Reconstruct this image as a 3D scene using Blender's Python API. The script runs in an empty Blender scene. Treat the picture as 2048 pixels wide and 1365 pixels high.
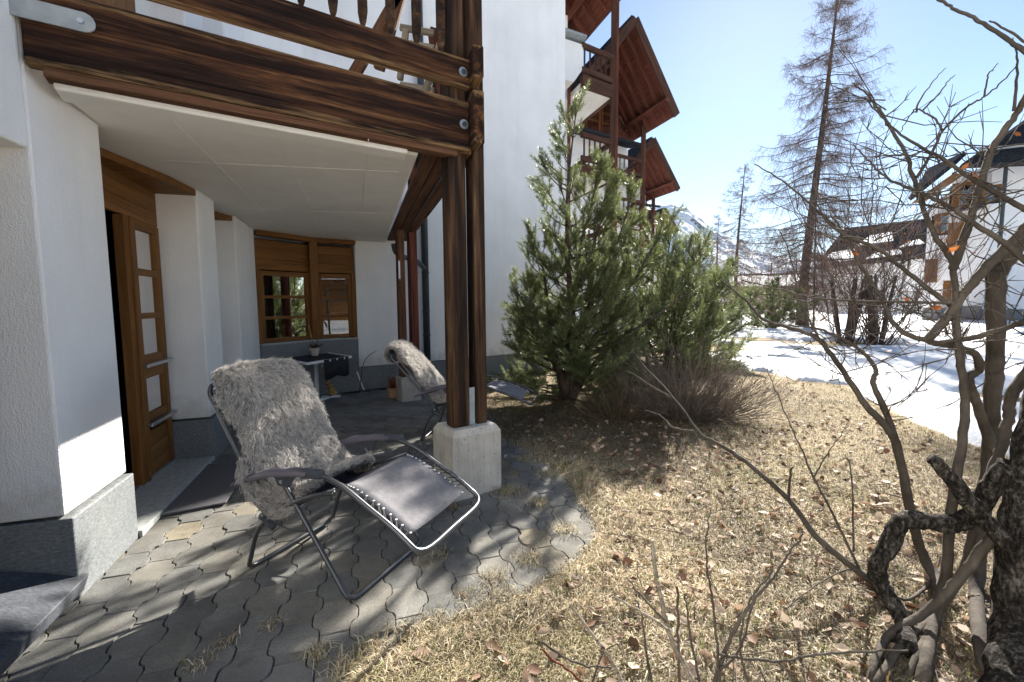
import bpy, math, random
import numpy as np
from mathutils import Vector, Matrix
random.seed(7); RNG = np.random.default_rng(11)
S = bpy.context.scene
COL = S.collection
R = math.radians

# ---------------------------------------------------------------- camera
FPX, CX, CY, HC = 910.0, 1024.0, 682.5, 1.5          # focal length in photo pixels, eye height in metres
zc = np.array([-.0079, .9964, -.0838]); zc /= np.linalg.norm(zc)
yc = np.array([0, 0, 1.]) - zc[2]*zc; yc /= np.linalg.norm(yc)
xc = np.cross(yc, zc)
if xc[0] < 0: xc = -xc
MW = np.array([xc, yc, zc])                           # world = MW @ (right, up, forward)
cd = bpy.data.cameras.new('camera'); cam = bpy.data.objects.new('camera', cd); COL.objects.link(cam)
cd.sensor_width = 36; cd.lens = FPX/2048*36; cd.clip_start = .05; cd.clip_end = 9000
Rm = Matrix(((MW[0][0], MW[0][1], -MW[0][2]), (MW[1][0], MW[1][1], -MW[1][2]), (MW[2][0], MW[2][1], -MW[2][2])))
cam.matrix_world = Matrix.Translation((0, 0, HC)) @ Rm.to_4x4()
S.camera = cam

# ---------------------------------------------------------------- light
SUN_EL, SUN_AZ = 29.5, 27.0
wd = bpy.data.worlds.new('World'); S.world = wd; wd.use_nodes = True
wn = wd.node_tree; bg = wn.nodes['Background']
sky = wn.nodes.new('ShaderNodeTexSky'); sky.sky_type = 'NISHITA'; sky.sun_disc = False
sky.sun_elevation = R(SUN_EL); sky.sun_rotation = R(SUN_AZ)
sky.altitude = 1500; sky.air_density = 1.0; sky.dust_density = 0.25; sky.ozone_density = 1.2
wn.links.new(sky.outputs[0], bg.inputs[0]); bg.inputs[1].default_value = .05
sd = bpy.data.lights.new('sun', 'SUN'); sd.energy = 5.0; sd.angle = R(.55); sd.color = (1, .95, .87)
sun = bpy.data.objects.new('sun', sd); COL.objects.link(sun)
sv = Vector((math.sin(R(SUN_AZ))*math.cos(R(SUN_EL)), math.cos(R(SUN_AZ))*math.cos(R(SUN_EL)), math.sin(R(SUN_EL))))
sun.rotation_euler = sv.to_track_quat('Z', 'Y').to_euler()
vs = S.view_settings; vs.view_transform = 'Standard'; vs.look = 'None'; vs.gamma = 1; vs.exposure = 1.95
vs.use_curve_mapping = False
S.render.engine = 'CYCLES'; S.cycles.use_denoising = True
S.cycles.max_bounces = 8; S.cycles.diffuse_bounces = 6; S.cycles.transparent_max_bounces = 16
S.cycles.sample_clamp_indirect = 8

# ---------------------------------------------------------------- geometry helpers
def ray(u, v): return MW @ np.array([(u-CX)/FPX, (CY-v)/FPX, 1.])
def at(u, v, Y):                                       # a point at distance Y along the view
    d = ray(u, v); p = d*(Y/d[1]); return np.array([p[0], p[1], p[2]+HC])
def gp(u, v, z=0.):                                    # a point on the level z
    d = ray(u, v); t = (z-HC)/d[2]; return np.array([t*d[0], t*d[1], z])
def uv2(a): return np.array([math.sin(R(a)), math.cos(R(a))])
E1, E2, N2, N1 = uv2(56.), uv2(-18.3), uv2(71.7), uv2(146.)
NW = -1.4159; B0 = np.array([-2.631, 7.836])
def LW(e, n, z): p = E2*e + N2*(NW+n); return (p[0], p[1], z)      # door wall: along, out, up
def BW(a, b, z): p = B0 + E1*a + N1*b; return (p[0], p[1], z)      # rear white wall: along, out, up

WM = {}
def _reg(o, M): WM[o.name] = M.copy(); return o
def place(o, parent=None, M=None):
    M = M or Matrix(); COL.objects.link(o)
    if parent is not None:
        o.parent = parent; o.matrix_parent_inverse = WM[parent.name].inverted()
    o.matrix_basis = M
    return _reg(o, M)
def tag(o, label=None, cat=None, group=None, kind=None):
    if label: o['label'] = label
    if cat: o['category'] = cat
    if group: o['group'] = group
    if kind: o['kind'] = kind
    return o
def thing(name, label, cat, loc, group=None, parent=None):
    o = bpy.data.objects.new(name, None); o.empty_display_size = .2
    place(o, parent, Matrix.Translation(Vector([float(q) for q in loc])))
    if label: tag(o, label, cat, group)
    return o
def npmesh(name, V, F, mat, smooth=False):
    V = np.asarray(V, dtype=np.float32).reshape(-1, 3)
    me = bpy.data.meshes.new(name)
    if isinstance(F, np.ndarray):
        k = F.shape[1]; m = len(F)
        me.vertices.add(len(V)); me.vertices.foreach_set('co', V.ravel())
        me.loops.add(m*k); me.loops.foreach_set('vertex_index', F.astype(np.int32).ravel())
        me.polygons.add(m); me.polygons.foreach_set('loop_start', np.arange(0, m*k, k, dtype=np.int32))
        me.update(calc_edges=True)
    else:
        me.from_pydata(V.tolist(), [], F); me.update()
    if mat: me.materials.append(mat)
    if smooth: me.polygons.foreach_set('use_smooth', np.ones(len(me.polygons), dtype=bool))
    return me
def bevel(o, w=.006, seg=2):
    m = o.modifiers.new('edge', 'BEVEL'); m.width = w; m.segments = seg; m.limit_method = 'ANGLE'; m.angle_limit = R(40)
    return o
class MB:
    def __init__(s): s.v = []; s.f = []
    def add(s, V, F):
        b = len(s.v); s.v += [tuple(float(c) for c in p) for p in V]; s.f += [tuple(i+b for i in q) for q in F]; return s
    def hexa(s, P):                                    # 8 corners: bottom 4, top 4
        return s.add(P, [(3, 2, 1, 0), (4, 5, 6, 7), (0, 1, 5, 4), (1, 2, 6, 5), (2, 3, 7, 6), (3, 0, 4, 7)])
    def box(s, x0, x1, y0, y1, z0, z1, fn=None):
        P = [(x0, y0, z0), (x1, y0, z0), (x1, y1, z0), (x0, y1, z0), (x0, y0, z1), (x1, y0, z1), (x1, y1, z1), (x0, y1, z1)]
        return s.hexa([fn(*p) for p in P] if fn else P)
    def prism(s, poly, z0, z1, fn=None):
        n = len(poly)
        zz = lambda z, i: z[i] if hasattr(z, '__len__') else z
        P = [(p[0], p[1], zz(z0, i)) for i, p in enumerate(poly)] + [(p[0], p[1], zz(z1, i)) for i, p in enumerate(poly)]
        if fn: P = [fn(*p) for p in P]
        F = [tuple(range(n-1, -1, -1)), tuple(range(n, 2*n))] + [(i, (i+1) % n, (i+1) % n+n, i+n) for i in range(n)]
        return s.add(P, F)
    def tube(s, pts, r, n=8, caps=True):
        P = [Vector([float(c) for c in p]) for p in pts]; m = len(P)
        rr = [r]*m if not hasattr(r, '__len__') else list(r)
        T = [(P[min(i+1, m-1)]-P[max(i-1, 0)]).normalized() for i in range(m)]
        ref = Vector((0, 0, 1)) if abs(T[0].z) < .9 else Vector((1, 0, 0))
        a = T[0].cross(ref).normalized(); V = []; F = []
        for i in range(m):
            a = (a - T[i]*a.dot(T[i])); a = a.normalized() if a.length > 1e-6 else T[i].orthogonal().normalized()
            b = T[i].cross(a)
            for k in range(n):
                q = 2*math.pi*k/n; V.append(P[i] + (a*math.cos(q)+b*math.sin(q))*rr[i])
        for i in range(m-1):
            for k in range(n): F.append((i*n+k, i*n+(k+1) % n, (i+1)*n+(k+1) % n, (i+1)*n+k))
        if caps: F += [tuple(range(n-1, -1, -1)), tuple((m-1)*n+k for k in range(n))]
        return s.add(V, F)
    def lathe(s, prof, c, n=20, ax=None):
        V = []; F = []; m = len(prof)
        for r, z in prof:
            for k in range(n):
                q = 2*math.pi*k/n; V.append((c[0]+r*math.cos(q), c[1]+r*math.sin(q), c[2]+z))
        for i in range(m-1):
            for k in range(n): F.append((i*n+k, i*n+(k+1) % n, (i+1)*n+(k+1) % n, (i+1)*n+k))
        F += [tuple(range(n-1, -1, -1)), tuple((m-1)*n+k for k in range(n))]
        return s.add(V, F)
    def disc(s, c, nrm, r, t, n=16):
        nrm = Vector([float(q) for q in nrm]).normalized(); c = Vector([float(q) for q in c])
        return s.tube([c-nrm*t/2, c+nrm*t/2], r, n)
    def obj(s, name, mat, parent=None, smooth=False, bev=0, M=None):
        o = bpy.data.objects.new(name, npmesh(name, s.v, s.f, mat, smooth)); place(o, parent, M)
        if bev: bevel(o, bev)
        return o
def smooth_path(P, n=6):
    P = np.array([[float(c) for c in p] for p in P]); m = len(P)
    if m < 3: return P
    Q = np.vstack([2*P[0]-P[1], P, 2*P[-1]-P[-2]]); out = []
    for i in range(m-1):
        a, b, c, d = Q[i:i+4]
        for t in np.linspace(0, 1, n, endpoint=False):
            out.append(.5*((2*b)+(-a+c)*t+(2*a-5*b+4*c-d)*t*t+(-a+3*b-3*c+d)*t**3))
    out.append(P[-1]); return np.array(out)
def plank(name, A, B, w, h, mat, parent=None, bev=.006, up=(0, 0, 1), kids=None):
    """a board from A to B (centre line); grain runs along its own x axis"""
    A = Vector([float(q) for q in A]); B = Vector([float(q) for q in B]); x = (B-A); L = x.length; x.normalize()
    up = Vector([float(q) for q in up]); y = up.cross(x)
    if y.length < 1e-4: y = Vector((0, 1, 0)).cross(x)
    y.normalize(); z = x.cross(y)
    M = Matrix(((x.x, y.x, z.x, A.x), (x.y, y.y, z.y, A.y), (x.z, y.z, z.z, A.z), (0, 0, 0, 1)))
    return MB().box(0, L, -w/2, w/2, -h/2, h/2).obj(name, mat, parent, bev=bev, M=M)
def tubes_np(P, Rr, k=3):
    """P (m,n,3) paths, Rr (m,n) radii -> verts, quads (no caps)"""
    m, n, _ = P.shape
    T = np.gradient(P, axis=1); T /= np.linalg.norm(T, axis=2, keepdims=True)+1e-9
    ref = np.where(np.abs(T[:, :1, 2:3]) < .9, np.array([0, 0, 1.]), np.array([1., 0, 0]))
    a = np.cross(T, np.broadcast_to(ref, T.shape)); a /= np.linalg.norm(a, axis=2, keepdims=True)+1e-9
    b = np.cross(T, a); q = np.arange(k)*2*np.pi/k
    V = P[:, :, None, :] + Rr[:, :, None, None]*(np.cos(q)[None, None, :, None]*a[:, :, None, :]+np.sin(q)[None, None, :, None]*b[:, :, None, :])
    idx = np.arange(m*n*k).reshape(m, n, k); nx = np.roll(idx, -1, axis=2)
    F = np.stack([idx[:, :-1], nx[:, :-1], nx[:, 1:], idx[:, 1:]], axis=-1).reshape(-1, 4)
    return V.reshape(-1, 3), F
def joinVF(parts):
    V = []; F = []; b = 0
    for v, f in parts: V.append(v); F.append(f+b); b += len(v)
    return np.vstack(V), np.vstack(F)
def vnoise(x, y, seed=0):
    g = np.random.default_rng(seed).random((64, 64)); xi = np.floor(x).astype(int); yi = np.floor(y).astype(int)
    fx = x-xi; fy = y-yi; fx = fx*fx*(3-2*fx); fy = fy*fy*(3-2*fy)
    G = lambda i, j: g[i % 64, j % 64]
    return (G(xi, yi)*(1-fx)+G(xi+1, yi)*fx)*(1-fy)+(G(xi, yi+1)*(1-fx)+G(xi+1, yi+1)*fx)*fy
def fbm(x, y, seed=0, o=4):
    s = 0; a = .5
    for i in range(o): s = s+a*(vnoise(x*2**i, y*2**i, seed+i)-.5); a *= .5
    return s
def sdist(X, Y, poly):                                 # signed distance, positive inside
    p = np.array(poly, float); d = np.full(X.shape, 1e9); ins = np.zeros(X.shape, bool)
    for i in range(len(p)):
        a = p[i]; b = p[(i+1) % len(p)]; ab = b-a
        t = np.clip(((X-a[0])*ab[0]+(Y-a[1])*ab[1])/(ab@ab), 0, 1)
        d = np.minimum(d, np.hypot(X-a[0]-t*ab[0], Y-a[1]-t*ab[1]))
        c = ((a[1] > Y) != (b[1] > Y)) & (X < (b[0]-a[0])*(Y-a[1])/(b[1]-a[1]+1e-12)+a[0]); ins ^= c
    return np.where(ins, d, -d)
def grid_mesh(xs, ys, Z):
    X, Y = np.meshgrid(xs, ys); V = np.stack([X, Y, Z], -1).reshape(-1, 3); nx = len(xs); ny = len(ys)
    i = np.arange(nx*ny).reshape(ny, nx)
    return V, np.stack([i[:-1, :-1], i[:-1, 1:], i[1:, 1:], i[1:, :-1]], -1).reshape(-1, 4)
def set_col(me, C, name='Col'):
    a = me.color_attributes.new(name, 'FLOAT_COLOR', 'POINT')
    C = np.asarray(C, np.float32); C4 = np.ones((len(me.vertices), 4), np.float32); C4[:, :3] = C
    a.data.foreach_set('color', C4.ravel())

# ---------------------------------------------------------------- materials
def nd(nt, t, ins=None, **at_):
    n = nt.nodes.new('ShaderNode'+t)
    for k, v in at_.items(): setattr(n, k, v)
    for k, v in (ins or {}).items():
        if isinstance(v, bpy.types.NodeSocket): nt.links.new(v, n.inputs[k])
        else: n.inputs[k].default_value = v
    return n
def mat(name, col=(.5, .5, .5), rough=.8, metal=0, spec=.3):
    m = bpy.data.materials.new(name); m.use_nodes = True; nt = m.node_tree; b = nt.nodes['Principled BSDF']
    b.inputs['Base Color'].default_value = (*col, 1); b.inputs['Roughness'].default_value = rough
    b.inputs['Metallic'].default_value = metal; b.inputs['Specular IOR Level'].default_value = spec
    return m, nt, b
def coords(nt, scale=(1, 1, 1), kind='Object', rnd=0):
    o = nd(nt, 'TexCoord').outputs[kind]
    if rnd:
        r = nd(nt, 'ObjectInfo').outputs['Random']
        r = nd(nt, 'Math', {0: r, 1: rnd}, operation='MULTIPLY').outputs[0]
        o = nd(nt, 'VectorMath', {0: o, 1: r}, operation='ADD').outputs[0]
    return nd(nt, 'Mapping', {'Vector': o, 'Scale': scale}).outputs[0]
def noise(nt, vec, sc, det=4, rough=.55, dist=0):
    return nd(nt, 'TexNoise', {'Vector': vec, 'Scale': sc, 'Detail': det, 'Roughness': rough, 'Distortion': dist}).outputs['Fac']
def ramp(nt, fac, stops):
    r = nd(nt, 'ValToRGB', {'Fac': fac}); el = r.color_ramp.elements
    while len(el) < len(stops): el.new(.5)
    for e, (p, c) in zip(el, stops): e.position = p; e.color = (*c, 1) if len(c) == 3 else c
    return r.outputs[0]
def mix(nt, fac, a, b, mode='MIX'):
    n = nd(nt, 'Mix', data_type='RGBA', blend_type=mode)
    for k, v in ((0, fac), (6, a), (7, b)):
        if isinstance(v, bpy.types.NodeSocket): nt.links.new(v, n.inputs[k])
        else: n.inputs[k].default_value = (*v, 1) if hasattr(v, '__len__') and len(v) == 3 else v
    return n.outputs[2]
def bump(nt, b, h, st=.3, d=.01):
    nt.links.new(nd(nt, 'Bump', {'Height': h, 'Strength': st, 'Distance': d}).outputs[0], b.inputs['Normal'])
def link(nt, a, b): nt.links.new(a, b)
def noise_mat(name, stops, sc, rough=.85, bsc=60, bst=.3, bd=.005, scale=(1, 1, 1), det=6, rnd=0, kind='Object', spec=.25):
    m, nt, b = mat(name, rough=rough, spec=spec); v = coords(nt, scale, kind, rnd)
    link(nt, ramp(nt, noise(nt, v, sc, det, .6), stops), b.inputs['Base Color'])
    if bst: bump(nt, b, noise(nt, v, bsc, 4), bst, bd)
    return m
def plaster(name, col, grain=(90, 90, 30), bst=.5):
    m, nt, b = mat(name, col, .9, spec=.15); v = coords(nt)
    big = noise(nt, v, 1.3, 5, .6); d = tuple(c*.90 for c in col)
    c = ramp(nt, big, [(.3, d), (.65, col)])
    st = noise(nt, coords(nt, (5, 5, .35)), 1, 5, .65); c = mix(nt, 1., c, ramp(nt, st, [(.30, (.955, .95, .94)), (.52, (1, 1, 1))]), 'MULTIPLY')
    z = nd(nt, 'SeparateXYZ', {0: v}).outputs[2]; zz = nd(nt, 'Math', {0: z, 1: nd(nt, 'Math', {0: noise(nt, v, 6, 5, .7), 1: .9}, operation='MULTIPLY').outputs[0]}, operation='SUBTRACT').outputs[0]
    c = mix(nt, 1., c, ramp(nt, zz, [(.0, (.80, .78, .74)), (.22, (1, 1, 1))]), 'MULTIPLY')
    link(nt, c, b.inputs['Base Color'])
    g = noise(nt, coords(nt, grain), 1, 3, .6); f = noise(nt, v, 140, 2)
    bump(nt, b, nd(nt, 'Math', {0: g, 1: f}, operation='ADD').outputs[0], bst, .009)
    return m
M_PLASTER = plaster('white_plaster', (.86, .855, .85))
M_SOFFIT = plaster('painted_concrete', (.80, .78, .745), (14, 14, 14), .25)
def wood_weathered(name, stops, gr=.55, rough=.75, wear=None):
    m, nt, b = mat(name, rough=rough+.08, spec=.12)
    v = coords(nt, (.9, 13, 13), rnd=30); big = noise(nt, v, 1, 7, .66, .25)
    fine = noise(nt, coords(nt, (2.5, 150, 150), rnd=17), 1, 4, .7, .2)
    col = ramp(nt, big, stops)
    if wear:                                            # splintered pale arrises along the timber's long edges
        z = nd(nt, 'SeparateXYZ', {0: nd(nt, 'TexCoord').outputs['Generated']}).outputs[2]
        k = nd(nt, 'Math', {0: nd(nt, 'Math', {0: nd(nt, 'Math', {0: z, 1: .5}, operation='SUBTRACT').outputs[0]}, operation='ABSOLUTE').outputs[0], 1: 2.}, operation='MULTIPLY').outputs[0]
        k = nd(nt, 'Math', {0: k, 1: noise(nt, coords(nt, (1.6, 22, 22), rnd=11), 1, 5, .7)}, operation='MULTIPLY').outputs[0]
        col = mix(nt, ramp(nt, k, [(.40, (0, 0, 0)), (.58, (.85, .85, .85))]), col, wear)
    ck = noise(nt, coords(nt, (.7, 60, 60), rnd=23), 1, 2, .5, .15); col = mix(nt, 1., col, ramp(nt, ck, [(.30, (.30, .28, .27)), (.36, (1, 1, 1))]), 'MULTIPLY')
    g = ramp(nt, fine, [(.32, (gr, gr, gr)), (.62, (1.15, 1.12, 1.1))])
    link(nt, mix(nt, 1., col, g, 'MULTIPLY'), b.inputs['Base Color'])
    bump(nt, b, fine, .9, .006)
    return m
M_BEAM = wood_weathered('weathered_beam', [(.36, (.010, .007, .006)), (.49, (.028, .014, .010)), (.58, (.080, .036, .018)), (.69, (.20, .11, .05)), (.84, (.36, .28, .19))], .4, .75, (.27, .17, .085))
M_POST = wood_weathered('weathered_post', [(.32, (.012, .009, .008)), (.47, (.032, .020, .014)), (.59, (.085, .047, .026)), (.76, (.20, .135, .085))], .4, .75)
M_BOARD = wood_weathered('soffit_board', [(.30, (.05, .026, .016)), (.5, (.12, .06, .034)), (.75, (.2, .11, .065))])
M_GREYWOOD = wood_weathered('grey_wood', [(.3, (.16, .13, .10)), (.6, (.34, .30, .24)), (.8, (.45, .41, .35))])
M_HONEY = wood_weathered('honey_pine', [(.3, (.13, .055, .015)), (.55, (.20, .090, .026)), (.8, (.26, .13, .042))], .78, .4)
M_RED = wood_weathered('red_larch', [(.3, (.08, .028, .02)), (.55, (.17, .06, .04)), (.8, (.27, .12, .08))], .6)
M_DARKWOOD = wood_weathered('dark_far_wood', [(.3, (.035, .02, .016)), (.6, (.10, .05, .034)), (.8, (.17, .10, .07))], .6)
def stone(name, a, b_, sc=(30, 30, 90), spec=.35):
    m, nt, b = mat(name, rough=.6, spec=spec); v = coords(nt, sc)
    f = noise(nt, v, 1.3, 6, .75); g = noise(nt, coords(nt), 3, 4)
    c = ramp(nt, f, [(.32, a), (.60, b_), (.74, tuple(min(1, 1.7*q) for q in b_))])
    link(nt, mix(nt, .5, c, ramp(nt, g, [(.3, (.65, .68, .72)), (.7, (1.1, 1.08, 1.05))]), 'MULTIPLY'), b.inputs['Base Color'])
    bump(nt, b, f, .5, .004); return m
M_STONE = stone('grey_gneiss', (.09, .10, .105), (.22, .23, .23))
M_SILL = stone('dark_stone_slab', (.035, .038, .045), (.085, .092, .105), (22, 60, 60))
def concrete_mat():
    m, nt, b = mat('board_marked_concrete', rough=.9, spec=.15)
    v = coords(nt, (38, 38, 2.0)); s = noise(nt, v, 1, 5, .65); g = noise(nt, coords(nt), 7, 5)
    c = mix(nt, .5, ramp(nt, s, [(.3, (.30, .28, .25)), (.7, (.52, .50, .46))]), ramp(nt, g, [(.3, (.30, .28, .25)), (.7, (.56, .54, .50))]))
    p = ramp(nt, noise(nt, coords(nt), 55, 2), [(.66, (1, 1, 1)), (.72, (.45, .43, .4))])
    link(nt, mix(nt, 1., c, p, 'MULTIPLY'), b.inputs['Base Color']); bump(nt, b, s, .5, .006); return m
M_CONC = concrete_mat()
def paver_mat(name, rnd):
    m, nt, b = mat(name, rough=.9, spec=.2); v = coords(nt, kind='Object', rnd=rnd)
    if not rnd: v = coords(nt)
    g = noise(nt, v, 3.5, 5, .6); f = noise(nt, v, 170, 3, .7)
    c = ramp(nt, g, [(.3, (.135, .132, .125)), (.55, (.20, .196, .184)), (.75, (.265, .26, .24))])
    c = mix(nt, 1., c, ramp(nt, f, [(.3, (.62, .62, .62)), (.7, (1.25, 1.25, 1.25))]), 'MULTIPLY')
    if rnd:
        r = nd(nt, 'ObjectInfo').outputs['Random']
        c = mix(nt, 1., c, ramp(nt, r, [(0, (.78, .80, .82)), (.6, (1, .99, .96)), (.93, (1.1, 1.06, .98)), (1., (1.35, 1.15, .82))]), 'MULTIPLY')
    pos = nd(nt, 'NewGeometry').outputs['Position']; dn = noise(nt, pos, 1.4, 6, .68); d2 = noise(nt, pos, 11, 4, .6)
    c = mix(nt, 1., c, ramp(nt, dn, [(.33, (.66, .65, .62)), (.55, (1, 1, 1)), (.72, (1.14, 1.12, 1.06))]), 'MULTIPLY')
    c = mix(nt, ramp(nt, d2, [(.60, (0, 0, 0)), (.74, (.55, .55, .55))]), c, (.085, .08, .06))
    link(nt, c, b.inputs['Base Color']); bump(nt, b, nd(nt, 'Math', {0: f, 1: d2}, operation='ADD').outputs[0], .6, .004); return m
M_PAVER = paver_mat('concrete_paver', 40); M_PAVER2 = paver_mat('concrete_paver_far', 0)
M_JOINT = noise_mat('joint_sand', [(.3, (.05, .042, .03)), (.7, (.13, .105, .07))], 20)
def lawn_mat():
    m, nt, b = mat('dry_lawn', rough=.95, spec=.1); v = coords(nt)
    a = noise(nt, v, 1.1, 6, .65); f = noise(nt, v, 42, 5, .7); g = noise(nt, v, .45, 3)
    c = ramp(nt, a, [(.28, (.20, .15, .085)), (.5, (.37, .295, .18)), (.72, (.48, .40, .27))])
    c = mix(nt, ramp(nt, g, [(.52, (0, 0, 0)), (.72, (.5, .5, .5))]), c, (.17, .165, .06))
    c = mix(nt, 1., c, ramp(nt, f, [(.3, (.42, .40, .38)), (.65, (1.2, 1.2, 1.2))]), 'MULTIPLY')
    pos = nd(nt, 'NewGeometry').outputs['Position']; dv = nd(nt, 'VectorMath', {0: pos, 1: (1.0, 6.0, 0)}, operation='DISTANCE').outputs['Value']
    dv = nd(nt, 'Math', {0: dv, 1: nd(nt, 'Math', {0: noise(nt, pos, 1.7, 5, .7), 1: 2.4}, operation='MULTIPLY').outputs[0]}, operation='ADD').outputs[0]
    c = mix(nt, ramp(nt, nd(nt, 'Math', {0: dv, 1: .2}, operation='MULTIPLY').outputs[0], [(.45, (.75, .75, .75)), (.72, (0, 0, 0))]), c, (.085, .058, .032))  # pine's shade deepened in the ground colour, together with brown needle litter
    link(nt, c, b.inputs['Base Color']); bump(nt, b, f, .9, .02); return m
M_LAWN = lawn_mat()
def snow_mat():
    m, nt, b = mat('old_snow', (.86, .88, .91), .65, spec=.25); v = coords(nt)
    d = noise(nt, v, 5, 6, .65)
    link(nt, ramp(nt, noise(nt, v, 2.3, 7, .7), [(.26, (.50, .45, .37)), (.36, (.82, .83, .84)), (.6, (.88, .90, .93))]), b.inputs['Base Color'])
    sp_ = ramp(nt, noise(nt, v, 34, 3, .6), [(.67, (1, 1, 1)), (.72, (.45, .38, .30))]); link(nt, mix(nt, 1., b.inputs['Base Color'].links[0].from_socket, sp_, 'MULTIPLY'), b.inputs['Base Color'])
    bump(nt, b, nd(nt, 'Math', {0: d, 1: noise(nt, v, 26, 4, .7)}, operation='ADD').outputs[0], .7, .045); return m
M_SNOW = snow_mat()
def vcol_mat(name, rough=.8, trans=0., spec=.2, tint=None):
    m, nt, b = mat(name, rough=rough, spec=spec); c = nd(nt, 'Attribute', attribute_name='Col').outputs['Color']
    link(nt, c, b.inputs['Base Color'])
    if trans:
        t = nd(nt, 'BsdfTranslucent', {'Color': c}); mx = nd(nt, 'MixShader', {0: trans, 1: b.outputs[0], 2: t.outputs[0]})
        link(nt, mx.outputs[0], nt.nodes['Material Output'].inputs[0])
    return m
M_GRASS = vcol_mat('grass_blade', .7, .35); M_LEAF = vcol_mat('dead_leaf', .65, .25)
M_NEEDLE = vcol_mat('pine_needle', .40, .42, .5); M_FUR = vcol_mat('sheep_wool', .85, .25, .15)
M_TWIG = vcol_mat('twig_bark', .85, 0, .15)
def flat(name, col, rough=.6, metal=0, spec=.3): return mat(name, col, rough, metal, spec)[0]
M_TUBE = flat('painted_steel_tube', (.085, .088, .095), .32, .55, .5)
M_ALU = flat('bare_aluminium', (.55, .55, .56), .3, .9)
M_PLASTIC = flat('dark_plastic', (.05, .055, .07), .42)
M_ARM = flat('armrest_plastic', (.11, .10, .125), .5)
def sling_mat():
    m, nt, b = mat('grey_mesh_fabric', rough=.95, spec=.05); v = coords(nt)
    w = noise(nt, coords(nt, (420, 420, 420)), 1, 2); l = noise(nt, coords(nt), 26, 3)
    c = mix(nt, 1., ramp(nt, w, [(.3, (.135, .13, .135)), (.7, (.27, .26, .265))]), ramp(nt, l, [(.3, (.85, .85, .85)), (.7, (1.1, 1.1, 1.1))]), 'MULTIPLY')
    link(nt, c, b.inputs['Base Color']); bump(nt, b, w, .4, .001); return m
M_SLING = sling_mat()
M_CORD = flat('black_cord', (.02, .02, .022), .7); M_WHITE = flat('white_plastic', (.75, .75, .76), .4)
M_PAD = flat('mauve_pillow', (.42, .35, .37), .9)
M_ZINC = noise_mat('zinc_plate', [(.3, (.22, .25, .27)), (.7, (.33, .36, .38))], 12, .5, bst=.1)
M_PIPE = noise_mat('dark_green_pipe', [(.3, (.035, .045, .05)), (.7, (.06, .072, .08))], 6, .45, bst=0)
M_BLACK = flat('dark_interior', (.008, .007, .006), .9); M_CLOTH = flat('black_cloth', (.022, .022, .028), .9)
M_MAT = noise_mat('doormat', [(.3, (.06, .06, .065)), (.7, (.15, .145, .15))], 190, .95, 300, .8, .004)
M_THRESH = noise_mat('threshold_stone', [(.3, (.25, .26, .25)), (.7, (.40, .41, .39))], 30, .7, 90, .3, .002)
M_TERRA = noise_mat('terracotta', [(.3, (.46, .24, .12)), (.7, (.58, .36, .21))], 20)
M_POTW = noise_mat('weathered_clay', [(.3, (.40, .33, .26)), (.7, (.58, .52, .45))], 30)
M_STRAW = noise_mat('broom_straw', [(.3, (.20, .12, .045)), (.7, (.40, .27, .11))], 60, scale=(1, 1, .15))
M_CURTAIN = noise_mat('sheer_curtain', [(.3, (.42, .40, .36)), (.7, (.72, .70, .66))], 30, .9, bst=0, scale=(1, 1, .02))  # vertical colour streaks stand in for shading in the folds
M_SLATE = noise_mat('slate_roof', [(.3, (.015, .016, .019)), (.7, (.045, .047, .054))], 9, .95, 20, .6, .03, rnd=9, spec=0.)
M_METAL = flat('galvanised_washer', (.42, .45, .48), .35, .8)
def glass_mat():
    m = bpy.data.materials.new('window_glass'); m.use_nodes = True; nt = m.node_tree; nt.nodes.clear()
    o = nd(nt, 'OutputMaterial'); t = nd(nt, 'BsdfTransparent', {'Color': (.82, .85, .85, 1)}); g = nd(nt, 'BsdfGlossy', {'Roughness': .01})
    f = nd(nt, 'Fresnel', {'IOR': 1.75}); mx = nd(nt, 'MixShader', {0: f.outputs[0], 1: t.outputs[0], 2: g.outputs[0]})
    link(nt, mx.outputs[0], o.inputs[0]); return m
M_GLASS = glass_mat()
def bark_mat(name, a, b_, c_, sc=24):
    m, nt, b = mat(name, rough=.9, spec=.15); v = coords(nt, (1, 1, .45)); f = noise(nt, v, sc, 6, .7); g = noise(nt, coords(nt), 5, 4)
    c = mix(nt, .5, ramp(nt, f, [(.35, a), (.55, b_), (.7, c_)]), ramp(nt, g, [(.35, a), (.65, c_)]))
    link(nt, c, b.inputs['Base Color']); bump(nt, b, f, .8, .012); return m
def bark2():
    m, nt, b = mat('flaking_bark', rough=.95, spec=.1); v = coords(nt, (1, 1, .5)); f = noise(nt, v, 62, 6, .75, .3); g = noise(nt, coords(nt), 9, 4)
    k = nd(nt, 'Math', {0: f, 1: nd(nt, 'Math', {0: g, 1: .35}, operation='MULTIPLY').outputs[0]}, operation='ADD').outputs[0]
    link(nt, ramp(nt, k, [(.56, (.010, .009, .008)), (.68, (.035, .030, .026)), (.76, (.10, .09, .078)), (.88, (.22, .205, .18))]), b.inputs['Base Color']); bump(nt, b, f, 1., .02); return m
M_BARK = bark2()
M_STEM = bark_mat('smooth_grey_bark', (.038, .032, .026), (.075, .063, .051), (.135, .115, .095), 22)
M_PINEBARK = bark_mat('pine_bark', (.03, .022, .017), (.075, .055, .042), (.14, .11, .09))
M_LARCHBARK = bark_mat('larch_bark', (.05, .036, .03), (.115, .085, .072), (.19, .15, .125), 9)

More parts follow.
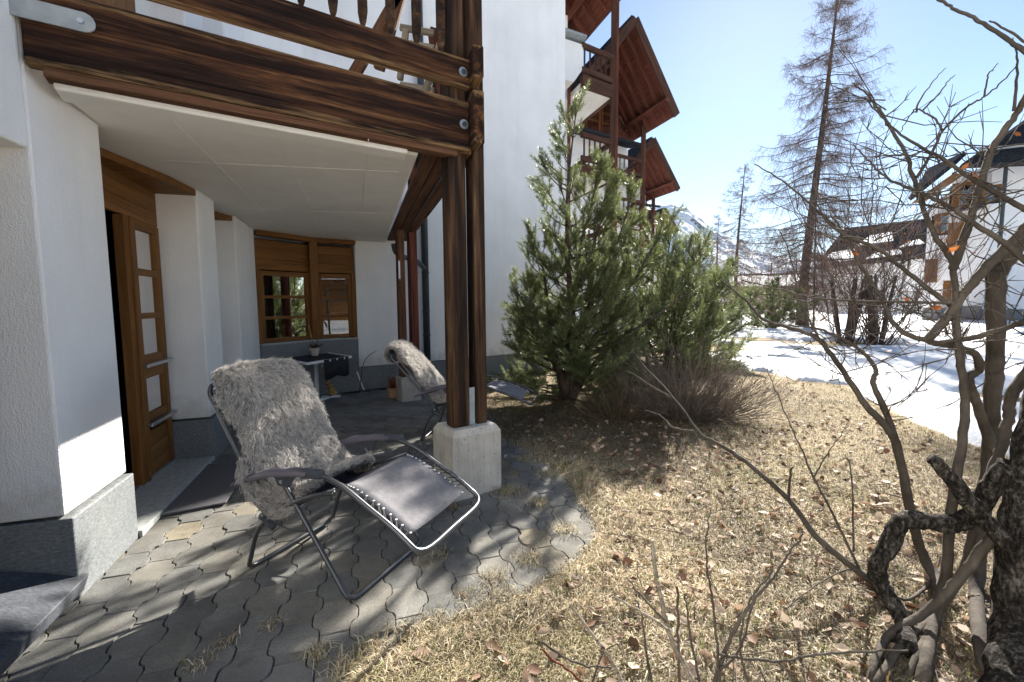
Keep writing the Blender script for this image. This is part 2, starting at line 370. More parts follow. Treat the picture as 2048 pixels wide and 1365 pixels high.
# ================================================================= ground, snow, paving
PATIO = [LW(2.0, -.5, 0)[:2], LW(-1.0, -.5, 0)[:2], (-.45, .9), (-.62, 1.70), (-.5, 1.80), (-.33, 1.90), (-.16, 2.0), (.13, 2.2), (.43, 2.45), (.68, 2.8), (.66, 3.3), (.44, 4.1),
         (-.08, 5.1), (-.5, 6.6), (-1.2, 9.2), LW(8.6, -.5, 0)[:2]]
xs = np.unique(np.concatenate([-np.geomspace(3, 700, 26), np.arange(-3, 7, .07), np.geomspace(7, 1900, 30)]))
ys = np.unique(np.concatenate([-np.geomspace(1, 500, 22), np.arange(-1, 12, .08), np.geomspace(12, 2300, 30)]))
X, Y = np.meshgrid(xs, ys)
pd = sdist(X, Y, PATIO)
near = np.exp(-((X-1)**2+(Y-4)**2)/150)
Z = near*(.05*fbm(X*1.1, Y*1.1, 3)+.025*fbm(X*6, Y*6, 9)) + .012
Z = np.where(pd > .10+.18*fbm(X*2.3, Y*2.3, 77), -.06, Z)
V, F = grid_mesh(xs, ys, Z)
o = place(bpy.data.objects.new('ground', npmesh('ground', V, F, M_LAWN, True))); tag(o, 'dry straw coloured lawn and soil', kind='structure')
def lawn_z(x, y): return np.exp(-((x-1)**2+(y-4)**2)/150)*(.05*fbm(x*1.1, y*1.1, 3)+.025*fbm(x*6, y*6, 9)) + .012

SNOW = [(4.72, 4.4), (4.75, 4.8), (4.86, 5.2), (5.0, 5.85), (5.55, 7.0), (5.8, 8.0), (5.35, 8.9), (5.1, 9.6), (4.9, 11.0), (4.6, 12.6), (4.2, 15.8), (3.6, 20), (2, 60), (-40, 200), (400, 200), (400, -60), (14, -60), (9, -9), (6.6, -1.5), (5.3, 2.6)]
MELT = [(9.9, 14.8, 1.0), (11.4, 15.2, 1.3), (15.9, 25.3, .9), (6.9, 11.3, .35), (8.1, 12.0, .35), (7.2, 6.7, .4), (9.0, 17, 1.4), (6.0, 14.5, 1.4), (6.2, 5.2, .25), (13.7, 22, 1.2), (18, 19, 1.1), (8.2, 13.2, .5), (22, 30, 2)]
xs = np.concatenate([np.arange(1.5, 16, .085), np.geomspace(16, 400, 26)])
ys = np.concatenate([-np.geomspace(.5, 60, 14)[::-1], np.arange(0, 18, .085), np.geomspace(18, 200, 30)])
X, Y = np.meshgrid(xs, ys)
d = sdist(X, Y, SNOW) + .55*fbm(X*1.3, Y*1.3, 21) + .22*fbm(X*5, Y*5, 22, 3)
for mx, my, mr in MELT: d = np.minimum(d, (np.hypot(X-mx, (Y-my)*.8)-mr) + .5*fbm(X*2, Y*2, 5))
t = np.clip((d+.22)/.40, 0, 1); h = t*t*(3-2*t)
Z = -.10 + h*.215 + (h > 0)*h*(.10*fbm(X*.9, Y*.9, 31)+.06*np.abs(fbm(X*3.2, Y*3.2, 33, 3))+.05*fbm(X*.3, Y*.3, 35))
far = np.clip((np.hypot(X, Y)-14)/40, 0, 1); Z = Z + far*.25*h
V, F = grid_mesh(xs, ys, Z)
o = place(bpy.data.objects.new('snow', npmesh('snow', V, F, M_SNOW, True))); tag(o, 'old melting snow covering the lawn', kind='structure')

# paving: bed + separate hump-sided pavers laid in staggered columns along the door wall
bed = MB().prism([(p[0], p[1]) for p in PATIO], -.12, -.03).obj('paving', M_JOINT); tag(bed, 'patio of grey interlocking concrete pavers', kind='structure')
PL, PW_, AMP = .245, .168, .019
def paver_poly():
    a = AMP; L = PL/2; w = PW_/2; g = .0018
    prof = [(-L, -a), (-L*.72, -a), (-L*.55, -a*.55), (-L*.45, a*.4), (-L*.25, a), (L*.25, a), (L*.45, a*.4), (L*.55, -a*.55), (L*.72, -a), (L, -a)]
    rt = [(y, w+x-g) for y, x in prof]; lf = [(y, -w-x+g) for y, x in reversed(prof)]
    P = [(x, max(-L+g, min(L-g, y))) for y, x in rt+lf]
    return P
def paver_mesh():
    P = paver_poly(); n = len(P); c = .95; V = []
    for z, s_ in ((-.05, 1), (-.006, 1), (0, .975)):
        V += [(x*s_, y*(.985 if s_ < 1 else 1), z) for x, y in P]
    F = [tuple(range(2*n, 3*n))]
    for k in range(2): F += [(k*n+i, k*n+(i+1) % n, (k+1)*n+(i+1) % n, (k+1)*n+i) for i in range(n)]
    return V, F
pv, pf = paver_mesh()
pv = [(x, y, z) for x, y, z in pv]
pmesh = npmesh('paver', pv, [tuple(reversed(f)) for f in pf], M_PAVER)
# the polygon runs clockwise: flip so normals point up
pmesh = npmesh('paver', pv, pf, M_PAVER)
me_ = pmesh; me_.update()
if me_.polygons[0].normal.z < 0: me_.flip_normals()
cands = []
for c in range(-1, 34):
    for r_ in range(-9, 44):
        e = .9 + r_*PL + (c % 2)*PL/2; n = .075 + c*PW_
        x, y, _ = LW(e, n, 0)
        cands.append((x, y, e, n))
cx = np.array([q[0] for q in cands]); cy = np.array([q[1] for q in cands])
sd_ = sdist(cx, cy, PATIO); bx = np.array([np.dot(np.array([q[0], q[1]])-B0, N1) for q in cands])
keep = [(math.hypot(q[0], q[1]), q) for q, s_, b_ in zip(cands, sd_, bx) if s_ > -.06 and b_ > .12]
def in_view(q):
    c = MW.T @ np.array([q[0], q[1], -HC])
    return c[2] > .3 and abs(c[0]/c[2]) < 1.22 and abs(c[1]/c[2]) < .86
keep = sorted([k for k in keep if in_view(k[1])], key=lambda k: k[0]) + [k for k in keep if not in_view(k[1])]
rotz = math.atan2(E2[1], E2[0]) - math.pi/2
stuffP = []
for i, (dd, (x, y, e, n)) in enumerate(keep):
    M = Matrix.Translation((x, y, random.uniform(-.005, .005)+.016*fbm(np.array(x*.7), np.array(y*.7), 41))) @ Matrix.Rotation(rotz+R(random.uniform(-.8, .8)), 4, 'Z') @ Matrix.Rotation(R(random.uniform(-.7, .7)), 4, 'X') @ Matrix.Rotation(R(random.uniform(-.9, .9)), 4, 'Y')
    if i < 300: place(bpy.data.objects.new('paver', pmesh), bed, M)
    else: stuffP.append(M)
if stuffP:
    mb = MB()
    for M in stuffP: mb.add([M @ Vector(p) for p in pv], pf)
    me = npmesh('pavers_beyond', mb.v, mb.f, M_PAVER2)
    if me.polygons[0].normal.z < 0: me.flip_normals()
    o = place(bpy.data.objects.new('pavers_beyond', me), bed); tag(o, kind='stuff')
# narrow edging strip of half stones along the plinth
for r_ in range(0, 30):
    e = .6+r_*.235; q = LW(e+.11, .03, 0)
    if e < 2.85 or e > 3.3: continue

# ================================================================= the house with the covered terrace
house = thing('apartment_building', 'white chalet apartment building with covered terrace and weathered timber balcony', 'building', LW(3.1, -.3, 0))
def lb(name, e0, e1, n0, n1, z0, z1, m=M_PLASTER, bev=.012, par=None): return MB().box(e0, e1, n0, n1, z0, z1, LW).obj(name, m, par or house, bev=bev)
def bb(name, a0, a1, b0, b1, z0, z1, m=M_PLASTER, bev=.01, par=None): return MB().box(a0, a1, b0, b1, z0, z1, BW).obj(name, m, par or house, bev=bev)
SOF = 2.57
w = lb('wall', 2.80, 3.44, -.55, -.03, .45, 7.5)
lb('wall', -5, 2.797, -.55, -.033, 2.235, 7.5)
lb('wall', -5, 1.25, -.55, -.035, .3, 2.232)
lb('wall', 5.02, 5.57, -.55, .0, .42, 7.5)
lb('wall', 6.38, 7.42, -.55, .0, .42, 7.5)
lb('wall', 5.572, 6.378, -.62, -.50, .0, 7.5)
lb('wall', 3.443, 5.017, -.62, -.33, 2.62, 3.05)
lb('wall', 3.443, 5.017, -.62, -.33, 5.2, 7.5)
# plinth stones
lb('plinth_stone', 2.80, 3.455, -.5, .0, .0, .435, M_STONE, .008)
lb('plinth_stone', 5.0, 5.60, -.32, .03, .0, .405, M_STONE, .008)
lb('plinth_stone', 6.36, 7.40, -.32, .03, .0, .405, M_STONE, .008)
lb('plinth_stone', -5, 1.25, -.5, .0, .0, .3, M_STONE, .008)
# sloping stone sill of the opening beside the camera
P = [LW(e, n, z) for e, n, z in [(-.6, .03, .045), (2.78, .03, .06), (2.72, -.5, .24), (-.6, -.5, .22), (-.6, .03, .10), (2.84, .03, .115), (2.72, -.5, .30), (-.6, -.5, .28)]]
MB().hexa(P).obj('stone_sill', M_SILL, house, bev=.004)
lb('plinth_stone', -.6, 2.7, -.5, -.03, .0, .05, M_SILL, .003)
lb('window', .8, 2.79, -.56, -.5, .3, 2.23, M_BLACK, 0)
# dark room behind the open door
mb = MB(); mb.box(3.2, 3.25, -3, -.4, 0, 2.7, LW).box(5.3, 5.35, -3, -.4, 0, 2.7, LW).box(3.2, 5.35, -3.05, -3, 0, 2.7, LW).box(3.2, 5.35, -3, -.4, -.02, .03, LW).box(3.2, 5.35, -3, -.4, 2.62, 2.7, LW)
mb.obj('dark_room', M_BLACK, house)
lb('threshold', 3.456, 5.0, -.36, .02, .0, .045, M_THRESH, .006)
lb('threshold_rail', 3.456, 5.0, -.375, -.30, .047, .066, M_ALU, .003)
# header boards above the door, with the boxed timber under the slab
for i in range(3):
    plank('header_board', LW(3.44, -.335, 2.27+.125*i), LW(5.01, -.335, 2.27+.125*i), .04, .122, M_HONEY, house, .003)
MB().prism([(3.44, -.32), (5.02, -.32), (5.02, .0), (4.55, -.05)], SOF-.06, SOF-.004, LW).obj('timber_soffit', M_HONEY, house, bev=.004)
MB().prism([(5.575, -.49), (6.376, -.49), (6.376, -.02), (5.9, -.2)], SOF-.06, SOF-.004, LW).obj('timber_soffit', M_HONEY, house, bev=.004)

# ---- the French door: fixed right leaf, centre post, leaf standing open
door = thing('door', None, None, LW(4.7, -.33, .06), parent=house)
def dplank(name, e0, z0, e1, z1, w_, t_, n=-.33, m=M_HONEY, bev=.005):
    # board in the plane of the door: centre line (e0,z0)-(e1,z1), face width w_, thickness t_
    A = Vector(LW(e0, n, z0)); B_ = Vector(LW(e1, n, z1))
    up = Vector((N2[0], N2[1], 0))
    return plank(name, A, B_, w_, t_, m, door, bev, up=up)
dplank('centre_post', 4.365, .06, 4.365, 2.2, .12, .07, -.325)
dplank('cover_strip', 4.40, .06, 4.40, 2.2, .035, .10, -.325)
dplank('stile', 4.475, .07, 4.475, 2.2, .10, .06); dplank('stile', 4.945, .07, 4.945, 2.2, .08, .06)
for z, hh in ((2.165, .075), (1.78, .055), (1.415, .05), (1.05, .07), (.935, .09), (.56, .065)): dplank('rail', 4.525, z, 4.905, z, hh, .055)
for z in (1.003, .505): dplank('drip_rail', 4.46, z, 5.0, z, .028, .085, -.30, M_ALU)
for i in range(3): dplank('panel_board', 4.525, .125+.125*i, 4.905, .125+.125*i, .122, .035)
for z0, z1 in ((1.808, 2.128), (1.44, 1.752), (1.085, 1.39), (.593, .89)):
    MB().box(4.52, 4.91, -.335, -.325, z0, z1, LW).obj('pane', M_GLASS, door)
    V = []; F = []
    for k in range(25):
        e = 4.50+k*.0175; nn = -.43+.026*math.sin(k*2.1)+.012*math.sin(k*.9)
        V += [LW(e, nn, z0-.02), LW(e, nn, z1+.02)]
        if k: F.append((2*k-2, 2*k, 2*k+1, 2*k-1))
    MB().add(V, F).obj('curtain', M_CURTAIN, door, smooth=True)
leaf = dplank('open_leaf', 4.155, .07, 4.155, 2.2, .05, .05, -.42)
for z in (.62, 1.25, 1.75, 2.05):
    MB().box(4.12, 4.17, -.395, -.37, z, z+.09, LW).obj('latch', M_METAL, door, bev=.004)
MB().tube([LW(4.12, -.40, 1.42), LW(4.12, -.36, 1.42), LW(4.05, -.36, 1.42)], .012, 8).obj('handle', M_METAL, door)

# ---- bay: two chamfer windows set over a stone apron
apron_z, head_z0, head_z1 = .93, 2.0, 2.53
pA = np.array(LW(7.42, .0, 0)[:2]); pB = np.array(BW(-.70, 0, 0)[:2]); pC = np.array(BW(-.03, 0, 0)[:2])
def bay(A, B_, lab):
    d_ = (B_-A); L = np.linalg.norm(d_); d_ = d_/L; nn = np.array([d_[1], -d_[0]])
    fn = lambda a, b, z: (A[0]+d_[0]*a+nn[0]*b, A[1]+d_[1]*a+nn[1]*b, z)
    MB().box(0, L, -.3, .03, 0, apron_z-.03, fn).obj('stone_apron', M_STONE, house, bev=.006)
    MB().box(.02, L-.02, -.3, .05, apron_z-.03, apron_z, fn).obj('window_sill', M_THRESH, house, bev=.004)
    for i in range(3): plank('header_board', fn(.02, -.07, 2.09+.145*i), fn(L-.02, -.07, 2.09+.145*i), .04, .143, M_HONEY, house, .003)
    plank('cornice_board', fn(.0, .0, head_z1-.0), fn(L, .0, head_z1-.0), .12, .07, M_HONEY, house, .006)
    MB().box(-.12, L+.16, -.34, -.305, .0, 2.7, fn).obj('room_backing', M_BLACK, house)
    wn_ = thing('window', None, None, fn(L/2, -.06, apron_z), parent=house)
    up = (nn[0], nn[1], 0)
    pl = lambda nm, a0, z0, a1, z1, w_, t_, b=-.06: plank(nm, fn(a0, b, z0), fn(a1, b, z1), w_, t_, M_HONEY, wn_, .004, up=up)
    pl('jamb', .035, .93, .035, 2.02, .07, .10); pl('jamb', L-.035, .93, L-.035, 2.02, .07, .10)
    pl('stile', .10, .95, .10, 2.0, .055, .06); pl('stile', L-.10, .95, L-.10, 2.0, .055, .06)
    for z, hh in ((1.965, .07), (1.617, .045), (1.302, .045), (.965, .06)): pl('rail', .127, z, L-.127, z, hh, .055)
    for z0, z1 in ((1.639, 1.93), (1.324, 1.595), (.995, 1.28)):
        MB().box(.125, L-.125, -.065, -.058, z0, z1, fn).obj('pane', M_GLASS, wn_)
    return fn
bay(pA, pB, 0); bay(pB, pC, 1)
plank('corner_post', (pB[0], pB[1], .93), (pB[0], pB[1], 2.5), .12, .12, M_HONEY, house, .006, up=(N1[0], N1[1], 0))

for A_, B_ in ((pA, pB), (pB, pC)):
    d_ = (B_-A_)/np.linalg.norm(B_-A_); nn = np.array([d_[1], -d_[0]])
    MB().prism([tuple(A_), tuple(B_), tuple(B_-nn*.4), tuple(A_-nn*.4)], 2.5, 7.5).obj('wall', M_PLASTER, house)
# ---- rear white wall
bb('wall', -.03, 4.64, -.5, .0, .41, 8.6)
bb('plinth_stone', -.03, 4.66, -.45, .03, .0, .405, M_STONE, .006)
MB().box(4.2, 4.6, -6, -.5, .0, 8.6, BW).obj('wall', M_PLASTER, house)

# ---- balcony: slab with painted soffit, timbers, posts
fa = np.array([-.312, 3.466]); fb = np.array([-2.174, 2.213])           # front beam line (outer face)
fd = (fa-fb)/np.linalg.norm(fa-fb); fn_ = np.array([fd[1], -fd[0]])    # along, out (towards the camera)
FBm = lambda a, b, z: (fb[0]+fd[0]*a+fn_[0]*b, fb[1]+fd[1]*a+fn_[1]*b, z)
FL = np.linalg.norm(fa-fb)
sR = np.array([-.66, 3.38]); sRb = BW(.50, 0, 0)[:2]
poly = [FBm(.0, -.16, 0)[:2], tuple(sR+E2*.02), sRb, BW(-.03, 0, 0)[:2], tuple(pB), tuple(pA), LW(6.38, 0, 0)[:2], LW(6.38, -.5, 0)[:2], LW(5.57, -.5, 0)[:2], LW(5.57, 0, 0)[:2], LW(5.02, 0, 0)[:2], LW(5.02, -.4, 0)[:2], LW(3.44, -.4, 0)[:2], LW(3.44, -.03, 0)[:2]]
balc = MB().prism(poly, SOF, 2.78).obj('balcony', M_SOFFIT, house, bev=.02)
MB().prism([FBm(.02, -.25, 0)[:2], FBm(FL-.40, -.25, 0)[:2], FBm(FL-.44, -.075, 0)[:2], FBm(.02, -.075, 0)[:2]], SOF-.025, 2.7).obj('drip_edge', M_SOFFIT, balc, bev=.012)
plank('sill_board', FBm(.0, -.06, 2.597), FBm(FL-.08, -.06, 2.597), .10, .046, M_BOARD, balc)
def beam(a0, a1, b, zc_, w_, h_, m=M_BEAM, name='beam', bev=.012): return plank(name, FBm(a0, b, zc_), FBm(a1, b, zc_), w_, h_, m, balc, bev)
beam(-.06, FL+.02, -.05, 2.797, .09, .352)
beam(-.2, FL+.03, -.04, 3.172, .07, .20, name='rail')
beam(-.3, FL+.03, -.035, 3.99, .09, .12, name='handrail')
for k in range(12):
    a = FL-.19-.182*k
    V = []; hw = .026
    for z, s_ in ((3.262, .25), (3.30, .7), (3.36, 1), (3.96, 1)):
        V += [FBm(a+sx*hw*s_, -.03+sy*hw*s_, z) for sx, sy in ((-1, -1), (1, -1), (1, 1), (-1, 1))]
    F = [(0, 3, 2, 1), (12, 13, 14, 15)] + [(4*j+i, 4*j+(i+1) % 4, 4*j+4+(i+1) % 4, 4*j+4+i) for j in range(3) for i in range(4)]
    MB().add(V, F).obj('baluster', M_POST, balc, bev=.006)
for z in (2.80, 3.165):
    c = FBm(FL-.035, .006, z); MB().disc(c, (*fn_, 0), .034, .008, 20).obj('washer', M_METAL, balc)
    c = FBm(FL-.035, .014, z); MB().disc(c, (*fn_, 0), .017, .014, 6).obj('bolt', M_PIPE, balc)
mb = MB()
for n_ in (.42, .95, 1.5): mb.tube([LW(3.2, n_, SOF-.001), LW(7.9, n_-.05, SOF-.001)], .0032, 5)
for e_ in (4.1, 5.9): mb.tube([LW(e_, .05, SOF-.001), LW(e_-.2, 1.75, SOF-.001)], .0028, 5)
mb.obj('formwork_seam', M_SOFFIT, balc)
# zinc strap fixing the beam to the wall pillar
mb = MB(); pts = [(-.16, -.045), (.16, -.045)] + [(.16+.045*math.sin(q), -.045*math.cos(q)) for q in np.linspace(.2, math.pi-.2, 8)] + [(.16, .045), (-.16, .045)]
n_ = len(pts); Vv = [FBm(a, .012, 2.852+z) for a, z in pts] + [FBm(a, .002, 2.852+z) for a, z in pts]
mb.add(Vv, [tuple(range(n_)), tuple(range(2*n_-1, n_-1, -1))] + [(i, n_+i, n_+(i+1) % n_, (i+1) % n_) for i in range(n_)]).obj('zinc_strap', M_ZINC, balc)
MB().disc(FBm(.15, .016, 2.852), (*fn_, 0), .012, .01, 12).obj('bolt', M_METAL, balc)

# posts: a pair standing on a chamfered concrete footing, side timbers clamped between them
pf0 = gp(908, 1004)[:2]; pr_ = np.array([-fn_[0], -fn_[1]])
FT = lambda a, b, z: (pf0[0]+E1[0]*a-N1[0]*b, pf0[1]+E1[1]*a-N1[1]*b, z)
mb = MB(); fw_, fdp, fh = .43, .36, .535
V = [FT(0, 0, -.05), FT(fw_, 0, -.05), FT(fw_, fdp, -.05), FT(0, fdp, -.05), FT(0, 0, fh-.05), FT(fw_, 0, fh-.05), FT(fw_, fdp, fh-.05), FT(0, fdp, fh-.05), FT(.03, .03, fh), FT(fw_-.03, .03, fh), FT(fw_-.03, fdp-.03, fh), FT(.03, fdp-.03, fh)]
mb.add(V, [(3, 2, 1, 0), (0, 1, 5, 4), (1, 2, 6, 5), (2, 3, 7, 6), (3, 0, 4, 7), (4, 5, 9, 8), (5, 6, 10, 9), (6, 7, 11, 10), (7, 4, 8, 11), (8, 9, 10, 11)]).obj('footing', M_CONC, balc, bev=.006)
def post(a, b, w_, d__, z0, z1, m=M_POST):
    A = Vector(FT(a, b, z0)); B_ = Vector(FT(a, b, z1)); return plank('post', A, B_, w_, d__, m, balc, .014, up=(-N1[0], -N1[1], 0))
post(.125, .155, .145, .13, fh, 5.4); post(.315, .165, .10, .135, fh, 5.4)
MB().box(.205, .255, .11, .118, fh, fh+.30, FT).box(.20, .26, .06, .25, fh, fh+.008, FT).obj('steel_shoe', M_ZINC, balc, bev=.002)
# side timbers run back along the door-wall direction to the rear wall
sa = np.array(FT(.225, -.07, 0)[:2])
SB = lambda a, b, z: (sa[0]+E2[0]*a+N2[0]*b, sa[1]+E2[1]*a+N2[1]*b, z)
def sbeam(a0, a1, b, zc_, w_, h_, m=M_BEAM, name='side_beam'): return plank(name, SB(a0, b, zc_), SB(a1, b, zc_), w_, h_, m, balc, .014)
sbeam(-.0, 5.3, 0, 2.84, .085, .37); sbeam(-.0, 5.3, 0, 3.225, .085, .22, name='side_rail'); sbeam(-.1, 5.3, 0, 4.05, .085, .12, name='side_rail')
for k in range(24):
    p = SB(.4+.19*k, 0, 3.3); plank('baluster', p, (p[0], p[1], 4.02), .05, .05, M_POST, balc, .006)
for i, b in enumerate((-.085, -.20, -.315)): plank('soffit_board', SB(.12, b, 2.632), SB(5.1, b, 2.632), .105, .05, M_BOARD, balc, .006)
MB().tube([SB(.3, -.14, 2.606), SB(5.0, -.14, 2.606)], .008, 6).obj('cable', M_PIPE, balc)
# rear pair of posts, second footing
q0 = gp(822, 803)[:2]
MB().box(-.02, .30, .0, .28, -.05, .37, lambda a, b, z: (q0[0]+E1[0]*(a-.12)-N1[0]*b, q0[1]+E1[1]*(a-.12)-N1[1]*b, z)).obj('footing', M_CONC, balc, bev=.02)
pq = q0 - N1*.13 - E1*.06
plank('post', (pq[0], pq[1], .37), (pq[0], pq[1], 2.66), .12, .12, M_BOARD, balc, .03, up=(-N1[0], -N1[1], 0))
pq2 = q0 - N1*.30 + E1*.20
plank('post', (pq2[0], pq2[1], .02), (pq2[0], pq2[1], 2.7), .13, .12, M_RED, balc, .012, up=(-N1[0], -N1[1], 0))
# rain pipe with swan neck
dp_ = BW(1.2, .10, 0)
MB().tube([(dp_[0], dp_[1], .02), (dp_[0], dp_[1], 8)], .062, 14).obj('downpipe', M_PIPE, house, smooth=True)
g0 = at(787, 488, 7.35); g1 = at(793, 506, 7.4); g2 = at(812, 516, 7.6); g3 = at(835, 524, 8.1); g4 = np.array([dp_[0], dp_[1], 2.12])
MB().tube(smooth_path([g0, g1, g2, g3, g4], 6), .042, 10).obj('swan_neck_pipe', M_PIPE, house, smooth=True)
for z in (.9, 1.35, 2.05, 3.3):
    MB().tube([(dp_[0], dp_[1], z), (dp_[0], dp_[1], z+.03)], .07, 14).obj('pipe_clip', M_PIPE, house)
# upper floor pieces seen between the balcony timbers
for i in range(8): plank('upper_door_board', LW(3.46+.19*i, -.34, 3.0), LW(3.46+.19*i, -.34, 5.2), .186, .05, M_HONEY, house, .004, up=(N2[0], N2[1], 0))
for k in range(3):
    plank('brace', SB(.9+1.3*k, -.03, 3.0), SB(1.3+1.3*k, -.10, 4.1), .10, .10, M_RED, balc, .008)

# ================================================================= reclining chairs and sheepskins
def chair(x, y, azm, label, back_tilt=0., leg_lift=0.):
    f = uv2(azm); l = uv2(azm-90)
    W = lambda s, t, z: (x+f[0]*s+l[0]*t, y+f[1]*s+l[1]*t, z)
    def rotp(p, c, ang):
        a = R(ang); dx, dz = p[0]-c[0], p[1]-c[1]; return (c[0]+dx*math.cos(a)-dz*math.sin(a), c[1]+dx*math.sin(a)+dz*math.cos(a))
    bk = lambda p: rotp(p, (-.2, .40), back_tilt); lg = lambda p: rotp(p, (.24, .635), leg_lift)
    root = thing('reclining_chair', label, 'chair', (x, y, 0), 'reclining garden chairs')
    r = .0125; T = .315
    def utube(name, prof, ends, m=M_TUBE, rr=r, inset=.07):
        n = [W(s, -T, z) for s, z in prof]; fr = [W(s, T, z) for s, z in prof]
        s1, z1 = prof[-1]; s2, z2 = ends
        path = smooth_path(n, 5).tolist() + smooth_path([W(s1+(s2-s1)*.6, -T+.012, z1+(z2-z1)*.6), W(s2, -T+inset, z2)], 4).tolist()[0:] + [W(s2, 0, z2)] + [W(s2, T-inset, z2), W(s1+(s2-s1)*.6, T-.012, z1+(z2-z1)*.6)] + smooth_path(fr, 5).tolist()[::-1]
        path = [p for i, p in enumerate(path) if i == 0 or np.linalg.norm(np.array(p)-np.array(path[i-1])) > .012]
        return MB().tube(smooth_path(path, 3), rr, 10).obj(name, m, root, smooth=True)
    utube('front_leg_frame', [(-.045, .57), (.115, .363), (.35, .05)], (.385, .0135))
    utube('rear_leg_frame', [(.31, .565), (.15, .52), (.003, .45), (-.182, .33), (-.264, .243), (-.335, .06)], (-.36, .0135))
    utube('leg_rest_frame', [lg(p) for p in ((.19, .648), (.26, .635), (.377, .597), (.52, .523), (.66, .45), (.76, .385))], lg((.81, .345)), rr=.0135, inset=.09)
    utube('back_frame', [bk(p) for p in ((-.19, .385), (-.265, .513), (-.445, .784), (-.576, .985))], bk((-.61, 1.045)), inset=.06)
    for s_ in (-1, 1):
        MB().tube([W(.30, s_*T*.97, .575), W(.05, s_*T*.97, .47), W(-.2, s_*T*.97, .40)], .011, 8).obj('seat_rail', M_TUBE, root, smooth=True)
        MB().tube([W(-.215, s_*T, .345), W(-.165, s_*T, .385)], .021, 10).obj('joint', M_PLASTIC, root)
        MB().tube([W(-.13, s_*T, .30), W(-.20, s_*T, .34)], .017, 8).obj('joint', M_PLASTIC, root)
        # armrest: shaped plastic bar, round front grip and hinge plate
        prof = [(-.41, .505, .024, .012), (-.30, .550, .029, .020), (-.12, .612, .034, .025), (.05, .640, .036, .022), (.16, .648, .03, .018)]
        V = []; F = []
        for s, z, hw, ht in prof:
            for a_, b_ in ((-1, -.6), (-.75, .7), (0, 1), (.75, .7), (1, -.6), (0, -1)): V.append(W(s, s_*(T+.012)+a_*hw, z+b_*ht))
        for i in range(len(prof)-1):
            for k in range(6): F.append((i*6+k, i*6+(k+1) % 6, i*6+6+(k+1) % 6, i*6+6+k))
        F += [tuple(range(6)), tuple(range(29, 23, -1))]
        MB().add(V, F).obj('armrest', M_ARM, root, smooth=True)
        MB().tube([W(.12, s_*(T+.012), .643), W(.24, s_*(T+.012), .655)], .026, 14).obj('grip', M_PLASTIC, root, smooth=False)
        MB().hexa([W(s, s_*(T+.003)+o_, z) for z, ss in ((.545, (-.07, .0)), (.625, (-.12, .06))) for s, o_ in ((ss[0], -.008), (ss[1], -.008), (ss[1], .008), (ss[0], .008))]).obj('hinge_plate', M_PLASTIC, root, bev=.004)
        MB().disc(W(-.04, s_*(T+.014), .575), (*(l*s_), 0), .010, .008).obj('rivet', M_METAL, root)
        MB().disc(W(-.185, s_*(T+.022), .372), (*(l*s_), 0), .009, .006).obj('rivet', M_METAL, root)
        MB().tube([W(-.16, s_*T, .335), W(.0, s_*T, .31), W(.14, s_*T, .33)], .004, 6).obj('brace', M_PLASTIC, root)
    # sling in two panels laced to the frame
    lp = [lg(p) for p in ((.715, .405), (.60, .475), (.50, .527), (.40, .567), (.34, .58))]
    sp = lp + [(.28, .565), (.16, .50), (.03, .44), (-.08, .405), (-.16, .42)] + [bk(p) for p in ((-.235, .50), (-.34, .655), (-.45, .825), (-.55, .98))]
    sp = smooth_path([(a, 0, b) for a, b in sp], 4); Wd = .262; V = []; F = []; nt_ = 9
    for i, (s, _, z) in enumerate(sp):
        for k in range(nt_):
            t = -1+2*k/(nt_-1); V.append(W(s, t*Wd, z-.012*(1-t*t)))
    for i in range(len(sp)-1):
        for k in range(nt_-1): F.append((i*nt_+k, i*nt_+k+1, (i+1)*nt_+k+1, (i+1)*nt_+k))
    me = MB().add(V, F).obj('sling', M_SLING, root, smooth=True)
    so = me.modifiers.new('cloth', 'SOLIDIFY'); so.thickness = .003
    cl = MB(); gr_ = MB()
    lf = [lg(p) for p in ((.26, .635), (.377, .597), (.52, .523), (.66, .45), (.735, .402))]
    A_ = smooth_path([(a, 0, b) for a, b in lf], 10); B_ = smooth_path([(a, 0, b) for a, b in lp[::-1]], 10)
    for s_ in (-1, 1):
        for k in range(13):
            q = B_[min(len(B_)-1, int(k/12*(len(B_)-1)))]; a = A_[min(len(A_)-1, int((.12+.88*(k+.5)/13)*(len(A_)-1)))]; a2 = A_[min(len(A_)-1, int((.12+.88*(k+.1)/13)*(len(A_)-1)))]
            cl.tube([W(a2[0], s_*T, a2[2]+.012), W(q[0], s_*(Wd-.008), q[2]+.004), W(a[0], s_*T, a[2]+.012)], .0022, 4)
            gr_.disc(W(q[0], s_*(Wd-.010), q[2]+.003), (0, 0, 1), .006, .004, 8)
        for k in range(14):
            j = int(len(sp)*.36+k/13*len(sp)*.6); j = min(j, len(sp)-1); q = sp[j]
            cl.tube([W(q[0], s_*(Wd-.006), q[2]), W(q[0]-.012, s_*(T-.012), q[2]-.012)], .0025, 4)
    cl.obj('lacing', M_CORD, root); gr_.obj('eyelets', M_WHITE, root)
    p0 = bk((-.545, .99)); p1 = bk((-.50, .90))
    MB().hexa([W(p1[0]+o_, t, p1[1]) for t, o_ in ((-.25, -.02), (.25, -.02), (.25, .045), (-.25, .045))] + [W(p0[0]+o_, t, p0[1]+.035) for t, o_ in ((-.25, -.02), (.25, -.02), (.25, .045), (-.25, .045))]).obj('head_pillow', M_PAD, root, bev=.025)
    plank('top_bar', W(*(lambda b: (b[0], -.30, b[1]))(bk((-.585, 1.0)))), W(*(lambda b: (b[0], .30, b[1]))(bk((-.585, 1.0)))), .02, .035, M_ARM, root, .006)
    return W, bk

